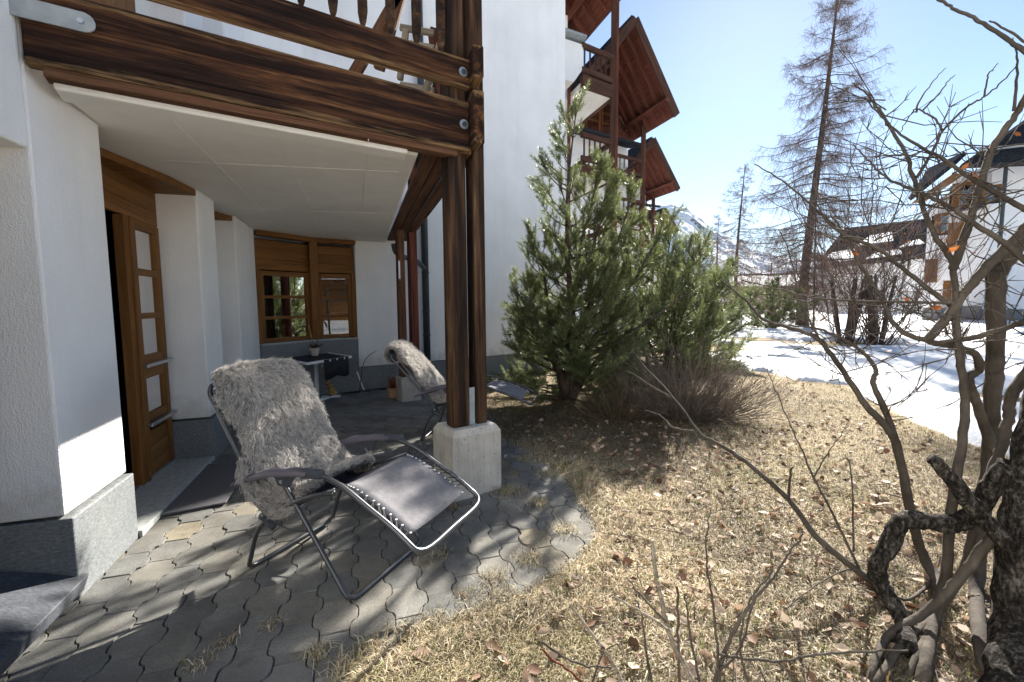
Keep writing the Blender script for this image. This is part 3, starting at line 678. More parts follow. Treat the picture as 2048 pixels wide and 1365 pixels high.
def sheepskin(W, bk, label, seed, line, wid, n_lock):
    rng = np.random.default_rng(seed)
    P = smooth_path([(s, 0, z) for s, z in line], 8); n = len(P); T = np.gradient(P, axis=0); T /= np.linalg.norm(T, axis=1, keepdims=True)
    N = np.stack([-T[:, 2], T[:, 1], T[:, 0]], 1)                 # in the (s,t,z) frame, pointing to the sitter
    if N[n//2, 0] < 0: N = -N
    arc = np.concatenate([[0], np.cumsum(np.linalg.norm(np.diff(P, axis=0), axis=1))]); LL = arc[-1]
    wf = lambda v: np.interp(v, [w_[0] for w_ in wid], [w_[1] for w_ in wid])
    def surf(u, v):
        a = v*LL; s = np.interp(a, arc, P[:, 0]); z = np.interp(a, arc, P[:, 2]); nx = np.interp(a, arc, N[:, 0]); nz = np.interp(a, arc, N[:, 2])
        hw = wf(v); wob = 1+.22*fbm(v*5, np.sign(u)*3+7, seed)*2; t = u*hw*wob
        over = np.clip(np.abs(t)-.255, 0, 1); lump = .022*fbm(t*7+3, v*9, seed+3)*2
        off = .030*(1-np.abs(u)**4)+lump-over*.55
        return np.stack([s+nx*off, t-np.sign(t)*over*.25, z+nz*off-over*.25], -1), np.stack([nx, np.zeros_like(nx)+np.sign(t)*np.clip(np.abs(u)-.6, 0, 1)*1.2, nz], -1)
    def tow(q): return np.stack([np.array(W(0, 0, 0))[0]+fx*q[..., 0]+lx*q[..., 1], np.array(W(0, 0, 0))[1]+fy*q[..., 0]+ly*q[..., 1], q[..., 2]], -1)
    o0 = np.array(W(0, 0, 0)); fx, fy = (np.array(W(1, 0, 0))-o0)[:2]; lx, ly = (np.array(W(0, 1, 0))-o0)[:2]
    us = np.linspace(-1, 1, 31); vv = np.linspace(0, 1, 60); U, Vv = np.meshgrid(us, vv); Q, _ = surf(U.ravel(), Vv.ravel()); Vw = tow(Q)
    i = np.arange(60*31).reshape(60, 31); F = np.stack([i[:-1, :-1], i[:-1, 1:], i[1:, 1:], i[1:, :-1]], -1).reshape(-1, 4)
    root = place(bpy.data.objects.new('sheepskin', npmesh('sheepskin', Vw, F, flat('sheepskin_hide', (.22, .20, .18), .9), True)))
    root.modifiers.new('hide', 'SOLIDIFY').thickness = .012
    tag(root, label, 'sheepskin', 'sheepskins on the chairs')
    # wool: locks of strands that come together at their tips
    u = rng.uniform(-1, 1, n_lock); v = rng.uniform(0, 1, n_lock); C, Nn = surf(u, v)
    Tn = np.stack([np.interp(v*LL, arc, T[:, k]) for k in range(3)], 1)
    ang = fbm(u*2.2+5, v*5, seed+9)*5
    side = np.array([0, 1., 0])[None]
    comb = Tn*np.cos(ang)[:, None]*-1.0*0+Tn*(.55+.35*np.cos(ang))[:, None]+side*(.65*np.sin(ang))[:, None]
    dirn = Nn*.48+comb*.95+rng.normal(0, .13, (n_lock, 3)); dirn /= np.linalg.norm(dirn, axis=1, keepdims=True)
    ln = rng.uniform(.032, .062, n_lock); m = 8
    tip = C+dirn*ln[:, None]
    cu = np.cross(dirn, rng.normal(0, 1, (n_lock, 3))); cu /= np.linalg.norm(cu, axis=1, keepdims=True)
    root_j = C[:, None, :]+rng.normal(0, .008, (n_lock, m, 3)); tip_j = tip[:, None, :]+rng.normal(0, .0085, (n_lock, m, 3))
    segs = 5; tt = np.linspace(0, 1, segs)[None, None, :, None]
    bend = (np.sin(tt*math.pi)*.010+np.sin(tt*math.pi*2.4+rng.uniform(0, 6, (n_lock, 1, 1, 1)))*.004*tt)
    path = root_j[:, :, None]*(1-tt)+tip_j[:, :, None]*tt+cu[:, None, None]*bend+Nn[:, None, None]*np.sin(tt*math.pi)*.008
    path = tow(path.reshape(-1, segs, 3)); K = len(path)
    wv = np.cross(path[:, -1]-path[:, 0], rng.normal(0, 1, (K, 3))); wv /= np.linalg.norm(wv, axis=1, keepdims=True)
    wd_ = np.array([.0014, .0017, .0015, .0011, .0004])[None, :, None]
    Vs = np.stack([path-wv[:, None]*wd_, path+wv[:, None]*wd_], 2).reshape(-1, 3)
    j = np.arange(K*segs*2).reshape(K, segs, 2); Fs = np.stack([j[:, :-1, 0], j[:, :-1, 1], j[:, 1:, 1], j[:, 1:, 0]], -1).reshape(-1, 4)
    me = npmesh('wool', Vs, Fs, M_FUR, True)
    base = np.array([.56, .535, .51])*rng.uniform(.80, 1.15, (n_lock, 1))*(1+.35*fbm(u*3, v*6, seed+20))[:, None]*np.array([1, .99, .97])
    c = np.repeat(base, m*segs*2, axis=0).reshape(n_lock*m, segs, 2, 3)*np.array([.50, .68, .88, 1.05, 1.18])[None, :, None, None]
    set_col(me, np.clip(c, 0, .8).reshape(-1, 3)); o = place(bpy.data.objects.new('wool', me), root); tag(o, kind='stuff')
    return root
W1, bk1 = chair(-1.172+.31*uv2(23)[0], 2.317+.31*uv2(23)[1], 113, 'dark grey reclining chair nearest the camera, in front of the open door')
line = [(-.64, .93), (-.655, 1.01), (-.615, 1.075), (-.55, 1.04), (-.44, .87), (-.33, .69), (-.23, .535), (-.14, .47), (-.03, .475), (.07, .505)]
wid = [(0, .15), (.06, .20), (.14, .24), (.25, .285), (.38, .30), (.5, .29), (.6, .335), (.72, .355), (.85, .36), (.94, .33), (1, .2)]
sheepskin(W1, bk1, 'grey sheepskin draped over the back of the nearest reclining chair', 5, line, wid, 9500)
W2, bk2 = chair(-.60, 5.08, 98, 'dark grey reclining chair behind the timber posts, tilted further back', 9, 9)
line2 = [bk2(p) for p in line[:-3]] + [(-.13, .47), (-.02, .475), (.08, .505)]
wid2 = [(0, .16), (.06, .22), (.14, .25), (.3, .27), (.45, .25), (.6, .25), (.75, .30), (.9, .28), (1, .16)]
sheepskin(W2, bk2, 'grey sheepskin on the farther reclining chair, half hidden by the posts', 8, line2, wid2, 4800)

# ================================================================= small things on the terrace
mat_p = [gp(300, 1041)[:2], gp(452, 1011)[:2], gp(492, 944)[:2], gp(402, 922)[:2]]
mat_p = [mat_p[0], mat_p[1], tuple(np.array(mat_p[1])+E2*.92), tuple(np.array(mat_p[0])+E2*1.1)]
o = MB().prism(mat_p, .012, .026).obj('doormat', M_MAT, bev=.004); tag(o, 'dark grey flat doormat lying before the open door', 'doormat')

tb = thing('corner_table', 'small white edged corner table with dark top by the window', 'table', (*gp(655, 795)[:2], 0))
tz = .69
A, B_, C_, D_ = gp(553, 717, tz)[:2], gp(614, 727, tz)[:2], gp(702, 713, tz)[:2], gp(632, 703, tz)[:2]
MB().prism([A, B_, C_, D_], tz-.02, tz-.004).obj('table_top', M_CLOTH, tb)
for p, q in ((A, B_), (B_, C_), (C_, D_), (D_, A)): plank('edge_bar', (*p, tz-.008), (*q, tz-.008), .035, .035, M_WHITE, tb, .004)
lp_ = gp(633, 790)[:2]; lp_ = (B_+C_+A+D_)/4+np.array([.06, -.05])
plank('leg', (*lp_, .03), (*lp_, tz-.02), .045, .045, M_WHITE, tb, .004)
f1 = gp(642, 797)[:2]; f2 = gp(681, 795)[:2]
plank('foot', (*f1, .02), (*f2, .02), .05, .035, M_WHITE, tb, .004); plank('foot', (*(lp_+N1*.0), .02), (*((f1+f2)/2), .02), .05, .035, M_WHITE, tb, .004)
# dark cloth hanging over the table edge
h0 = B_+(C_-B_)*.35+N1*.03; h1 = B_+(C_-B_)*.92+N1*.03; V = []; F = []
for k in range(13):
    p = h0+(h1-h0)*k/12+N1*.008*math.sin(k*1.7); zb = tz-.27-.02*math.sin(k*.8)
    V += [(*p, zb), (*(p-N1*.004), tz+.012)]; 
    if k: F.append((2*k-2, 2*k, 2*k+1, 2*k-1))
o = MB().add(V, F).obj('table_cloth', M_CLOTH, smooth=True); o.modifiers.new('t', 'SOLIDIFY').thickness = .004
tag(o, 'black cloth hanging from the corner table edge', 'cloth')
def pot(c, r, h, m, label, name='flower_pot', rim=True):
    t = thing(name, label, 'flower pot', c)
    MB().lathe([(r*.72, 0), (r*.98, h*.78), (r*1.08, h*.78), (r*1.10, h), (r*.98, h), (r*.95, h*.86), (.001, h*.86)], c, 22).obj('pot', m, t, smooth=False, bev=.002)
    return t
pc = (B_+D_)/2+np.array([.03, .03]); pc3 = (pc[0], pc[1], tz+.011)
t = pot(pc3, .075, .125, M_POTW, 'pale clay pot with withered plant and cane on the corner table')
rng = np.random.default_rng(3); K = 60
b = np.array(pc3)+np.stack([rng.normal(0, .025, K), rng.normal(0, .025, K), np.full(K, .11)], 1); e = b+np.stack([rng.normal(0, .05, K), rng.normal(0, .05, K), rng.uniform(.02, .08, K)], 1)
V, F = tubes_np(np.stack([b, (b+e)/2+[0, 0, .015], e], 1), np.full((K, 3), .004)); me = npmesh('withered_plant', V, F, M_TWIG); set_col(me, np.repeat(rng.uniform(.6, 1.3, (K, 1))*np.array([.10, .055, .045]), 9, 0)); place(bpy.data.objects.new('withered_plant', me), t)
q = at(617, 650, pc3[1]-.02); MB().tube([(pc3[0]+.01, pc3[1], tz+.06), q], .009, 8).obj('cane', M_STRAW, t)
c2 = (*gp(786, 797)[:2], .012); t = pot(c2, .085, .16, M_TERRA, 'terracotta pot with red dry plant on the paving beside the rear footing')
b = np.array(c2)+np.stack([rng.normal(0, .025, K), rng.normal(0, .025, K), np.full(K, .13)], 1); e = b+np.stack([rng.normal(0, .06, K), rng.normal(0, .06, K), rng.uniform(.06, .22, K)], 1)
V, F = tubes_np(np.stack([b, (b+e)/2+[0, 0, .02], e], 1), np.full((K, 3), .005)); me = npmesh('dry_plant', V, F, M_TWIG); set_col(me, np.repeat(rng.uniform(.6, 1.3, (K, 1))*np.array([.22, .07, .03]), 9, 0)); place(bpy.data.objects.new('dry_plant', me), t)
# hand broom
br = thing('hand_broom', 'straw hand broom standing under the corner table', 'broom', (*gp(666, 791)[:2], 0))
bt = at(644, 734, 6.95); bm = at(652, 755, 6.98); b0 = at(668, 790, 7.0); b0[2] = max(b0[2], .015)
MB().tube([bt, bm], [.012, .016], 8).obj('handle', M_STRAW, br)
MB().tube([bm, bm*.4+b0*.6, b0], [.018, .05, .07], 12).obj('bristles', M_STRAW, br)
mb = MB()
for k in (.15, .35, .55): mb.tube([bm*(1-k)+b0*k, bm*(1-k-.03)+b0*(k+.03)], .024+.055*k, 12)
mb.obj('binding', M_CORD, br); MB().tube([bt, bt+[.005, 0, .03]], .006, 6).obj('hanging_loop', M_WHITE, br)
# bent stick and pale rake leaning on the plinth
p = [at(719, 782, 7.55), at(722, 757, 7.6), at(727, 728, 7.62), at(738, 712, 7.64), at(753, 702, 7.62)]; p[0][2] = .02
o = MB().tube(smooth_path(p, 6), np.linspace(.009, .004, 25), 7).obj('bent_stick', M_STEM); tag(o, 'thin bent branch leaning against the dark wall plinth', 'stick')
sh = thing('garden_fork', 'slim curved tool with pale handle leaning against the dark plinth', 'garden tool', (*gp(729, 781)[:2], 0))
p = [at(712+x_, y_, 7.6) for x_, y_ in ((2, 744), (7, 757), (12, 771), (17, 779))]; p[-1][2] = .05
MB().tube(smooth_path(p, 5), .011, 8).obj('handle', M_WHITE, sh)
for k in range(5):
    e = p[-1]+np.array([.02+.02*k, 0, -.035]); MB().tube([p[-1], (p[-1]+e)/2+[0, 0, .006], e], .003, 5).obj('tine', M_PIPE, sh)
# thermometer on the rear post, hook below
th = thing('thermometer', 'narrow white thermometer on a brown board fixed to the rear post', 'thermometer', (pq[0]-.09, pq[1]-.05, 1.85))
tp = at(799, 540, pq[1]-.09)
MB().box(-.022, .022, -.006, .006, -.16, .16, lambda a, b, z: (tp[0]+a*.6, tp[1]+b+a*.8, tp[2]+z)).obj('board', M_HONEY, th)
MB().box(-.014, .014, -.012, -.007, -.13, .13, lambda a, b, z: (tp[0]+a*.6, tp[1]+b+a*.8, tp[2]+z)).obj('scale', M_WHITE, th)
hk = at(800, 570, pq[1]-.07)
o = MB().tube(smooth_path([hk+[.03, .02, .0], hk+[.01, 0, 0], hk+[-.01, 0, -.02], hk+[-.02, 0, -.01]], 5), .004, 6).obj('hook', M_PIPE); tag(o, 'small dark hook on the rear post under the thermometer', 'hook')
# folded wooden frame leaning on the balcony behind the rails
wf_ = thing('wooden_trestle', 'weathered wooden folding frame standing on the balcony behind the rail', 'trestle', FBm(FL-.5, -.5, 2.78))
T3 = lambda u, v, y=4.1: at(u, v, y)
for (u0, v0, u1, v1, ww) in ((700, 165, 828, -60, .10), (758, 140, 815, -60, .09), (800, 160, 812, 60, .05), (850, 190, 890, 60, .06)):
    plank('frame_bar', T3(u0, v0), T3(u1, v1), ww, .05, M_BOARD if ww > .07 else M_GREYWOOD, wf_, .006, up=(0, -1, 0))
for v0 in (55, 85, 140, 170): plank('slat', T3(800, v0), T3(868, v0+12), .05, .03, M_GREYWOOD, wf_, .004, up=(0, -1, 0))

# ================================================================= the row of neighbouring chalets
def gable_roof(par, A_, Pk, depth, mdir=E2, rafters=13, th=.22):
    """A_ eave corner nearest the camera, Pk ridge end; ridge runs away along mdir"""
    A_ = Vector([float(q) for q in A_]); Pk = Vector([float(q) for q in Pk]); D = Vector((float(mdir[0]), float(mdir[1]), 0))*depth
    L_ = Pk + (Pk-A_); L_ = Vector((2*Pk.x-A_.x, 2*Pk.y-A_.y, A_.z))
    for q, nm in ((A_, 'roof'), (L_, 'roof')):
        nrm = (Pk-q).cross(D).normalized()
        if nrm.z < 0: nrm = -nrm
        t_ = nrm*th
        MB().hexa([q, Pk, Pk+D, q+D, q+t_, Pk+t_, Pk+D+t_, q+D+t_]).obj(nm, M_SLATE, par)
        for k in range(rafters):
            s = D*((k+.12)/rafters)-nrm*.09
            plank('rafter', q.lerp(Pk, .02)+s, q.lerp(Pk, .99)+s, .13, .2, M_RED, par, 0, up=nrm)
        nb = 8
        for k in range(nb):
            a = q.lerp(Pk, (k+.5)/nb)-nrm*.015; w_ = (Pk-q).length/nb*.96
            plank('soffit_board', a+D*.01, a+D*.99, w_, .025, M_RED, par, 0, up=nrm)
        plank('verge_board', q-nrm*.02-D.normalized()*.02, Pk-nrm*.02-D.normalized()*.02, .06, .34, M_DARKWOOD, par, 0, up=nrm)
        for f_ in (.80,):
            c_ = q.lerp(Pk, 1-f_)-nrm*.24; plank('purlin', c_-D.normalized()*.15, c_+D, .2, .22, M_RED, par, 0, up=nrm)
def rail_set(par, P, Q, z, m=M_DARKWOOD, hgt=.95, nb=8, low=.35):
    P = np.array(P); Q = np.array(Q)
    plank('balcony_beam', (*P, z+low/2), (*Q, z+low/2), .12, low, m, par, 0); plank('balcony_rail', (*P, z+.52), (*Q, z+.52), .08, .16, m, par, 0); plank('handrail', (*P, z+.55+.7*hgt), (*Q, z+.55+.7*hgt), .12, .14, m, par, 0)
    for k in range(nb):
        c = P+(Q-P)*(k+.5)/nb; plank('baluster', (*c, z+.55), (*c, z+.5+.7*hgt), .05, .05, m, par, 0)
def win(par, fnw, a0, a1, z0, z1, b=.02, rows=3):
    wnd = thing('window', None, None, fnw((a0+a1)/2, b, z0), parent=par)
    MB().box(a0, a1, b-.05, b-.03, z0, z1, fnw).obj('pane', M_GLASS, wnd)
    MB().box(a0, a1, b-.25, b-.2, z0, z1, fnw).obj('room', M_BLACK, wnd)
    fr_ = MB(); fr_.box(a0-.06, a0, b-.06, b+.03, z0-.06, z1+.06, fnw).box(a1, a1+.06, b-.06, b+.03, z0-.06, z1+.06, fnw).box(a0, a1, b-.06, b+.03, z1, z1+.06, fnw).box(a0, a1, b-.06, b+.03, z0-.06, z0, fnw)
    for k in range(1, rows): z = z0+(z1-z0)*k/rows; fr_.box(a0, a1, b-.055, b+.0, z-.025, z+.025, fnw)
    fr_.obj('frame', M_HONEY, wnd)
LABS = ['white chalet next along the row, its eaves cut by the picture top', 'white chalet with large red timbered gable in the middle of the row', 'white chalet with lower red gable behind the large one', 'smallest far gabled chalet at the end of the row']
corner = [np.array([1.20, 10.43]), np.array([3.97, 16.]), np.array([6.25, 21.6]), np.array([8.9, 28.5])]
KS = 1.58
sc3 = lambda p: (p[0]*KS, p[1]*KS, HC+(p[2]-HC)*KS)
eaveA = [(3.0, 8.3, 7.9), (4.94, 14, 7.0), (7.2, 20, 6.27), (10.1, 28, 5.7)]
peak = [(1.1, 7.2, 10.2), (3.39, 12.95, 9.1), (5.75, 18.9, 8.0), (9.0, 27.1, 6.85)]
postP = [np.array([2.09, 9.6]), np.array([4.28, 15.2]), np.array([6.6, 21.6]), np.array([9.4, 29.5])]
eaveA = [sc3(p) for p in eaveA]; peak = [sc3(p) for p in peak]; postP = [p*KS for p in postP]; corner = [p*KS for p in corner]
for k in range(4):
    nb_ = thing('row_chalet', LABS[k], 'building', (*postP[k], 0), 'chalets in a row')
    C1 = corner[min(k+1, 3)] if k < 3 else np.array([11.2, 34.])*KS
    fnw = lambda a, b, z, C1=C1: (C1[0]-E1[0]*a+N1[0]*b, C1[1]-E1[1]*a+N1[1]*b, z)
    zt = eaveA[k][2]-.3
    MB().box(0, 6.5, -.5, 0, .4, zt, fnw).obj('wall', M_PLASTER, nb_); MB().box(0, .4, -6, -.5, .0, zt, fnw).obj('wall', M_PLASTER, nb_)
    MB().box(-.02, 6.5, -.5, .03, 0, .395, fnw).obj('plinth_stone', M_STONE, nb_)
    # side wall of the unit, running back behind the balcony
    c0 = corner[k]; fs = lambda e, n, z, c0=c0: (c0[0]+E2[0]*e+N2[0]*n, c0[1]+E2[1]*e+N2[1]*n, z)
    MB().box(.3, 5.6, -.3, .25, 0, zt+.2, fs).obj('wall', M_PLASTER, nb_)
    for zz in (2.55, 5.3, 8.0):
        win(nb_, fs, 1.5, 2.4, zz+.45, zz+2.0, .27)
    p = postP[k]; fz = 1. if k == 0 else 1.
    for zz in (2.65, 5.4, 8.0-.55*k)[(0 if k < 2 else 1):]:
        q = p-E1*(1.36 if k == 0 else 2.4); rail_set(nb_, q, p, zz, nb=6 if k == 0 else 8); rail_set(nb_, p, p+E2*6.5, zz, nb=18)
        MB().prism([tuple(q), tuple(p), tuple(p+E2*6.5), tuple(q+E2*6.5)], zz+.02, zz+.16).obj('balcony_slab', M_SOFFIT, nb_)
    plank('post', (*p, 0), (*p, zt+1.2), .15, .15, M_DARKWOOD, nb_, 0); plank('post', (*(p+E1*.15), 0), (*(p+E1*.15), zt+1.2), .09, .14, M_RED, nb_, 0)
    pe = p+E2*3.4; plank('post', (*pe, 0), (*pe, zt+.8), .16, .16, M_DARKWOOD, nb_, 0)
    gable_roof(nb_, eaveA[k], peak[k], 8.2 if k else 10)
    # little slate pent roof and glazed gable front below the big roof
    g0 = np.array(eaveA[k][:2])-E1*2.0+E2*1.1
    if k in (1, 2, 3):
        pk = np.array(peak[k][:2]); gz = eaveA[k][2]
        fg = lambda a, b, z, pk=pk: (pk[0]+E2[0]*3.6+E1[0]*a+N1[0]*b, pk[1]+E2[1]*3.6+E1[1]*a+N1[1]*b, z)
        MB().prism([(-2.7, gz-.2), (2.7, gz-.2), (2.7, gz+.15), (0, peak[k][2]-.2), (-2.7, gz+.15)], -.12, 0, lambda a, z, b: fg(a, b, z)).obj('gable_front', M_RED, nb_)
        for a in (-1.6, -.5, .6): win(nb_, fg, a, a+.8, gz-.05, gz+1.5, .03, 3)
        MB().prism([(-3.0, 0), (2.6, 0), (2.6, 1.3), (-3.0, 1.3)], [gz-.45, gz-.45, gz-.75, gz-.75], [gz-.33, gz-.33, gz-.63, gz-.63], lambda a, b, z: fg(a, b, z)).obj('pent_roof', M_SLATE, nb_)
    if k == 0:
        MB().box(-.35, .55, .0, .65, 0, 1, lambda a, b, z: (q[0]-E1[0]*.0+0, 0, 0)) if False else None
        pa = [at(1120, 74, 14.4), at(1166, 90, 14.4), at(1166, 138, 14.4), at(1148, 164, 14.4), at(1120, 158, 14.4)]
        back = np.array([E2[0]*3., E2[1]*3., 0]); n5 = 5
        MB().add([tuple(v) for v in pa]+[tuple(v+back) for v in pa], [tuple(range(n5)), tuple(range(2*n5-1, n5-1, -1))]+[(i, n5+i, n5+(i+1) % n5, (i+1) % n5) for i in range(n5)]).obj('parapet', M_PLASTER, nb_)
        a_ = at(1122, 66, 14.4); b_ = at(1171, 83, 14.4); plank('parapet_cap', a_, b_,   .5, .08, M_ZINC, nb_, 0)
        a_ = at(1138, 150, 15); plank('corner_post', (a_[0], a_[1], 3), (a_[0], a_[1], a_[2]), .1, .1, M_RED, nb_, 0)

# ================================================================= houses across the lawn
rh = thing('white_house', 'tall white house with dark slate roof and wooden windows beyond the snow', 'building', (*at(1960, 650, 27)[:2], 0))
p0 = at(1842, 640, 31)[:2]; p1 = at(1962, 640, 26.5)[:2]; p2 = at(2330, 640, 24)[:2]
def wallfn(A, B_):
    d_ = (B_-A)/np.linalg.norm(B_-A); nn = np.array([d_[1], -d_[0]]); return (lambda a, b, z: (A[0]+d_[0]*a+nn[0]*b, A[1]+d_[1]*a+nn[1]*b, z)), np.linalg.norm(B_-A)
fA, LA = wallfn(p0, p1); fB, LB = wallfn(p1, p2)
MB().prism([(0, 0), (LA, 0), (LA, 9.1), (0, 7.75)], -2.5, 0, lambda a, z, b: fA(a, b, z)).obj('wall', M_PLASTER, rh); MB().box(0, LB, -4, 0, 0, 9.2, fB).obj('wall', M_PLASTER, rh)
MB().box(1.2, LA, .002, .05, 0, 1.1, fA).obj('plinth_stone', M_STONE, rh); MB().box(.0, LB, .002, .05, 0, .9, fB).obj('plinth_stone', M_STONE, rh)
def hexroof(P, th=.28, m=M_SLATE, name='roof'):
    P = [Vector([float(c) for c in p]) for p in P]; nrm = (P[1]-P[0]).cross(P[2]-P[0]).normalized()
    if nrm.z < 0: nrm = -nrm
    MB().hexa([p for p in P]+[p+nrm*th for p in P]).obj(name, m, rh); return nrm
ea, eb = at(1916, 338, 25.2), at(2330, 322, 22.8); ra, rb = at(2125, 190, 30.5), at(2330, 70, 28)
hexroof([ea, eb, rb, ra])
la, lb_ = at(1822, 402, 29), at(1914, 328, 26.3); lc, ld = at(1935, 308, 30.5), at(1862, 340, 34)
nr = hexroof([la, lb_, lc, ld], .22)
hexroof([at(1824, 408, 28.9), at(1912, 346, 26.1), at(1925, 352, 28), at(1850, 405, 31)], .06, M_HONEY, 'soffit_board')
plank('snow_guard_log', at(1960, 300, 24.9), at(2330, 262, 22.9), .14, .14, M_THRESH, rh, 0)  # snow guard log lying across the slate roof
for (u0, v0, u1, v1, Yd, nm) in ((1905, 372, 1927, 418, 28.0, 'w'), (1953, 378, 1966, 408, 26.6, 'w'), (1868, 432, 1880, 468, 30, 'w'), (1892, 448, 1906, 502, 28.8, 's'), (1846, 520, 1872, 566, 30.5, 's'), (1882, 562, 1898, 610, 29.0, 's')):
    a, b = at(u0, v0, Yd), at(u1, v1, Yd); fx_ = lambda x_, y_, z_, a=a, b=b: (a[0]+x_*(b[0]-a[0]), a[1]-.35+y_+x_*(-.45), b[2]+z_*(a[2]-b[2]))
    wv = thing('window', None, None, tuple(a), parent=rh)
    if nm == 'w': MB().box(.12, .88, -.02, .0, .08, .92, fx_).obj('pane', M_GLASS, wv); MB().box(.0, 1, .1, .5, 0, 1, fx_).obj('room', M_BLACK, wv)
    fr_ = MB()
    if nm == 's':
        for k in range(4): MB().box(k*.25+.01, k*.25+.24, -.06, .2, 0, 1, fx_).obj('shutter_board', M_HONEY, wv)
    else:
        fr_.box(-.08, .12, -.08, .25, -.06, 1.06, fx_).box(.88, 1.08, -.08, .25, -.06, 1.06, fx_).box(.12, .88, -.08, .25, .92, 1.06, fx_).box(.12, .88, -.08, .25, -.06, .08, fx_).box(.12, .88, -.06, .1, .45, .52, fx_)
        fr_.obj('frame', M_HONEY, wv); MB().box(-.3, 1.2, -.35, .2, -.14, -.06, fx_).obj('sill', M_SLATE, wv)
dpx = at(2001, 400, 25.4); MB().tube([(dpx[0], dpx[1]-.15, .1), (dpx[0], dpx[1]-.15, 9.2)], .09, 10).obj('downpipe', M_PIPE, rh)
bs = at(1880, 615, 27); MB().box(-.6, 1.0, -.5, .5, 0, 1.05, lambda a, b, z: (bs[0]+a, bs[1]+b, z)).obj('stair_block', M_STONE, rh, bev=.03)

fh_ = thing('long_house', 'long low house with dark snow patched roof behind the bare shrubs', 'building', (*at(1740, 620, 45)[:2], 0))
a, b = at(1630, 640, 47)[:2], at(1870, 640, 41)[:2]; fF, LF = wallfn(a, b)
MB().box(0, LF, -9, 0, 0, 5.2, fF).obj('wall', M_PLASTER, fh_)
e0, e1_, r1, r0 = at(1628, 540, 46), at(1872, 515, 40), at(1880, 440, 47), at(1690, 462, 52)
def slab(P, th, m, name, par, lift=0):
    P = [Vector([float(c) for c in p]) for p in P]; nrm = (P[1]-P[0]).cross(P[2]-P[0]).normalized()
    if nrm.z < 0: nrm = -nrm
    return MB().hexa([p+nrm*lift for p in P]+[p+nrm*(lift+th) for p in P]).obj(name, m, par)
slab([e0, e1_, r1, r0], .3, M_SLATE, 'roof', fh_)
lerp = lambda p, q, t: np.array(p)*(1-t)+np.array(q)*t
def rp(s_, t_): return lerp(lerp(e0, e1_, s_), lerp(r0, r1, s_), t_)
for s0, s1, t0, t1 in ((.02, .34, .04, .34), (.30, .62, .42, .70), (.45, .75, .05, .2), (.70, .9, .25, .4)):
    slab([rp(s0, t0), rp(s1, t0+.03), rp(s1-.05, t1), rp(s0+.06, t1-.04)], .08, M_SNOW, 'snow_patch', fh_, .31)
for k in range(4):
    win(fh_, fF, 1.5+2.6*k, 2.5+2.6*k, 1.0, 2.2, .04, 2)
fh2 = thing('far_white_house', 'far white house wall glimpsed between the pines and the larch', 'building', (*at(1490, 620, 60)[:2], 0))
a, b = at(1440, 640, 62)[:2], at(1660, 640, 58)[:2]; fF, LF = wallfn(a, b)
MB().box(0, LF, -8, 0, 0, 3.0, fF).obj('wall', M_PLASTER, fh2)
slab([(*fF(-.6, .9, 0)[:2], 2.9), (*fF(LF+.6, .9, 0)[:2], 2.9), (*fF(LF+.6, -4.5, 0)[:2], 5.0), (*fF(-.6, -4.5, 0)[:2], 5.0)], .3, M_SLATE, 'roof', fh2)
slab([(*fF(.6, .5, 0)[:2], 3.06), (*fF(LF*.9, .5, 0)[:2], 3.06), (*fF(LF*.85, -3.5, 0)[:2], 4.61), (*fF(1.2, -3.5, 0)[:2], 4.61)], .1, M_SNOW, 'snow_patch', fh2, .31)
for k in range(5): win(fh2, fF, 1.2+2.7*k, 2.0+2.7*k, .9, 2.3, .04, 2)

# distant mountain
def mountain_mat():
    m, nt, b = mat('rock_and_snow', rough=.95, spec=.05); v = coords(nt)
    g = nd(nt, 'NewGeometry'); nz = nd(nt, 'SeparateXYZ', {0: g.outputs['Normal']}).outputs[2]
    n_ = noise(nt, v, .024, 8, .7); s_ = nd(nt, 'Math', {0: n_, 1: .85}, operation='MULTIPLY').outputs[0]
    t_ = nd(nt, 'Math', {0: s_, 1: nz}, operation='ADD').outputs[0]
    link(nt, mix(nt, ramp(nt, t_, [(.99, (0, 0, 0)), (1.09, (1, 1, 1))]), ramp(nt, noise(nt, v, .06, 6), [(.3, (.07, .065, .06)), (.7, (.17, .155, .14))]), (.85, .87, .9)), b.inputs['Base Color'])
    return m
xs = np.linspace(-450, 1500, 220); ys = np.linspace(1150, 2000, 120); X, Y = np.meshgrid(xs, ys)
az_ = X/Y; crest = np.interp((az_*FPX+CX), [900, 1280, 1330, 1345, 1400, 1440, 1500, 1545, 1600, 1700, 1850, 2050], [.20, .26, .232, .228, .185, .16, .128, .108, .10, .12, .15, .13])
prof = np.clip((Y-1150)/550, 0, 1); back = np.clip((2000-Y)/250, 0, 1)
rid = np.abs(fbm(X/165, Y/165, 61, 6))
Z = crest*1650*(prof**.75)*back*(1+.25*fbm(X/130, Y/130, 63, 5))-130*rid*prof*back+fbm(X/30, Y/30, 65, 4)*30*prof
V, F = grid_mesh(xs, ys, Z-5); o = place(bpy.data.objects.new('mountain', npmesh('mountain', V, F, mountain_mat(), False))); tag(o, 'distant rocky mountain ridge streaked with snow', kind='structure')

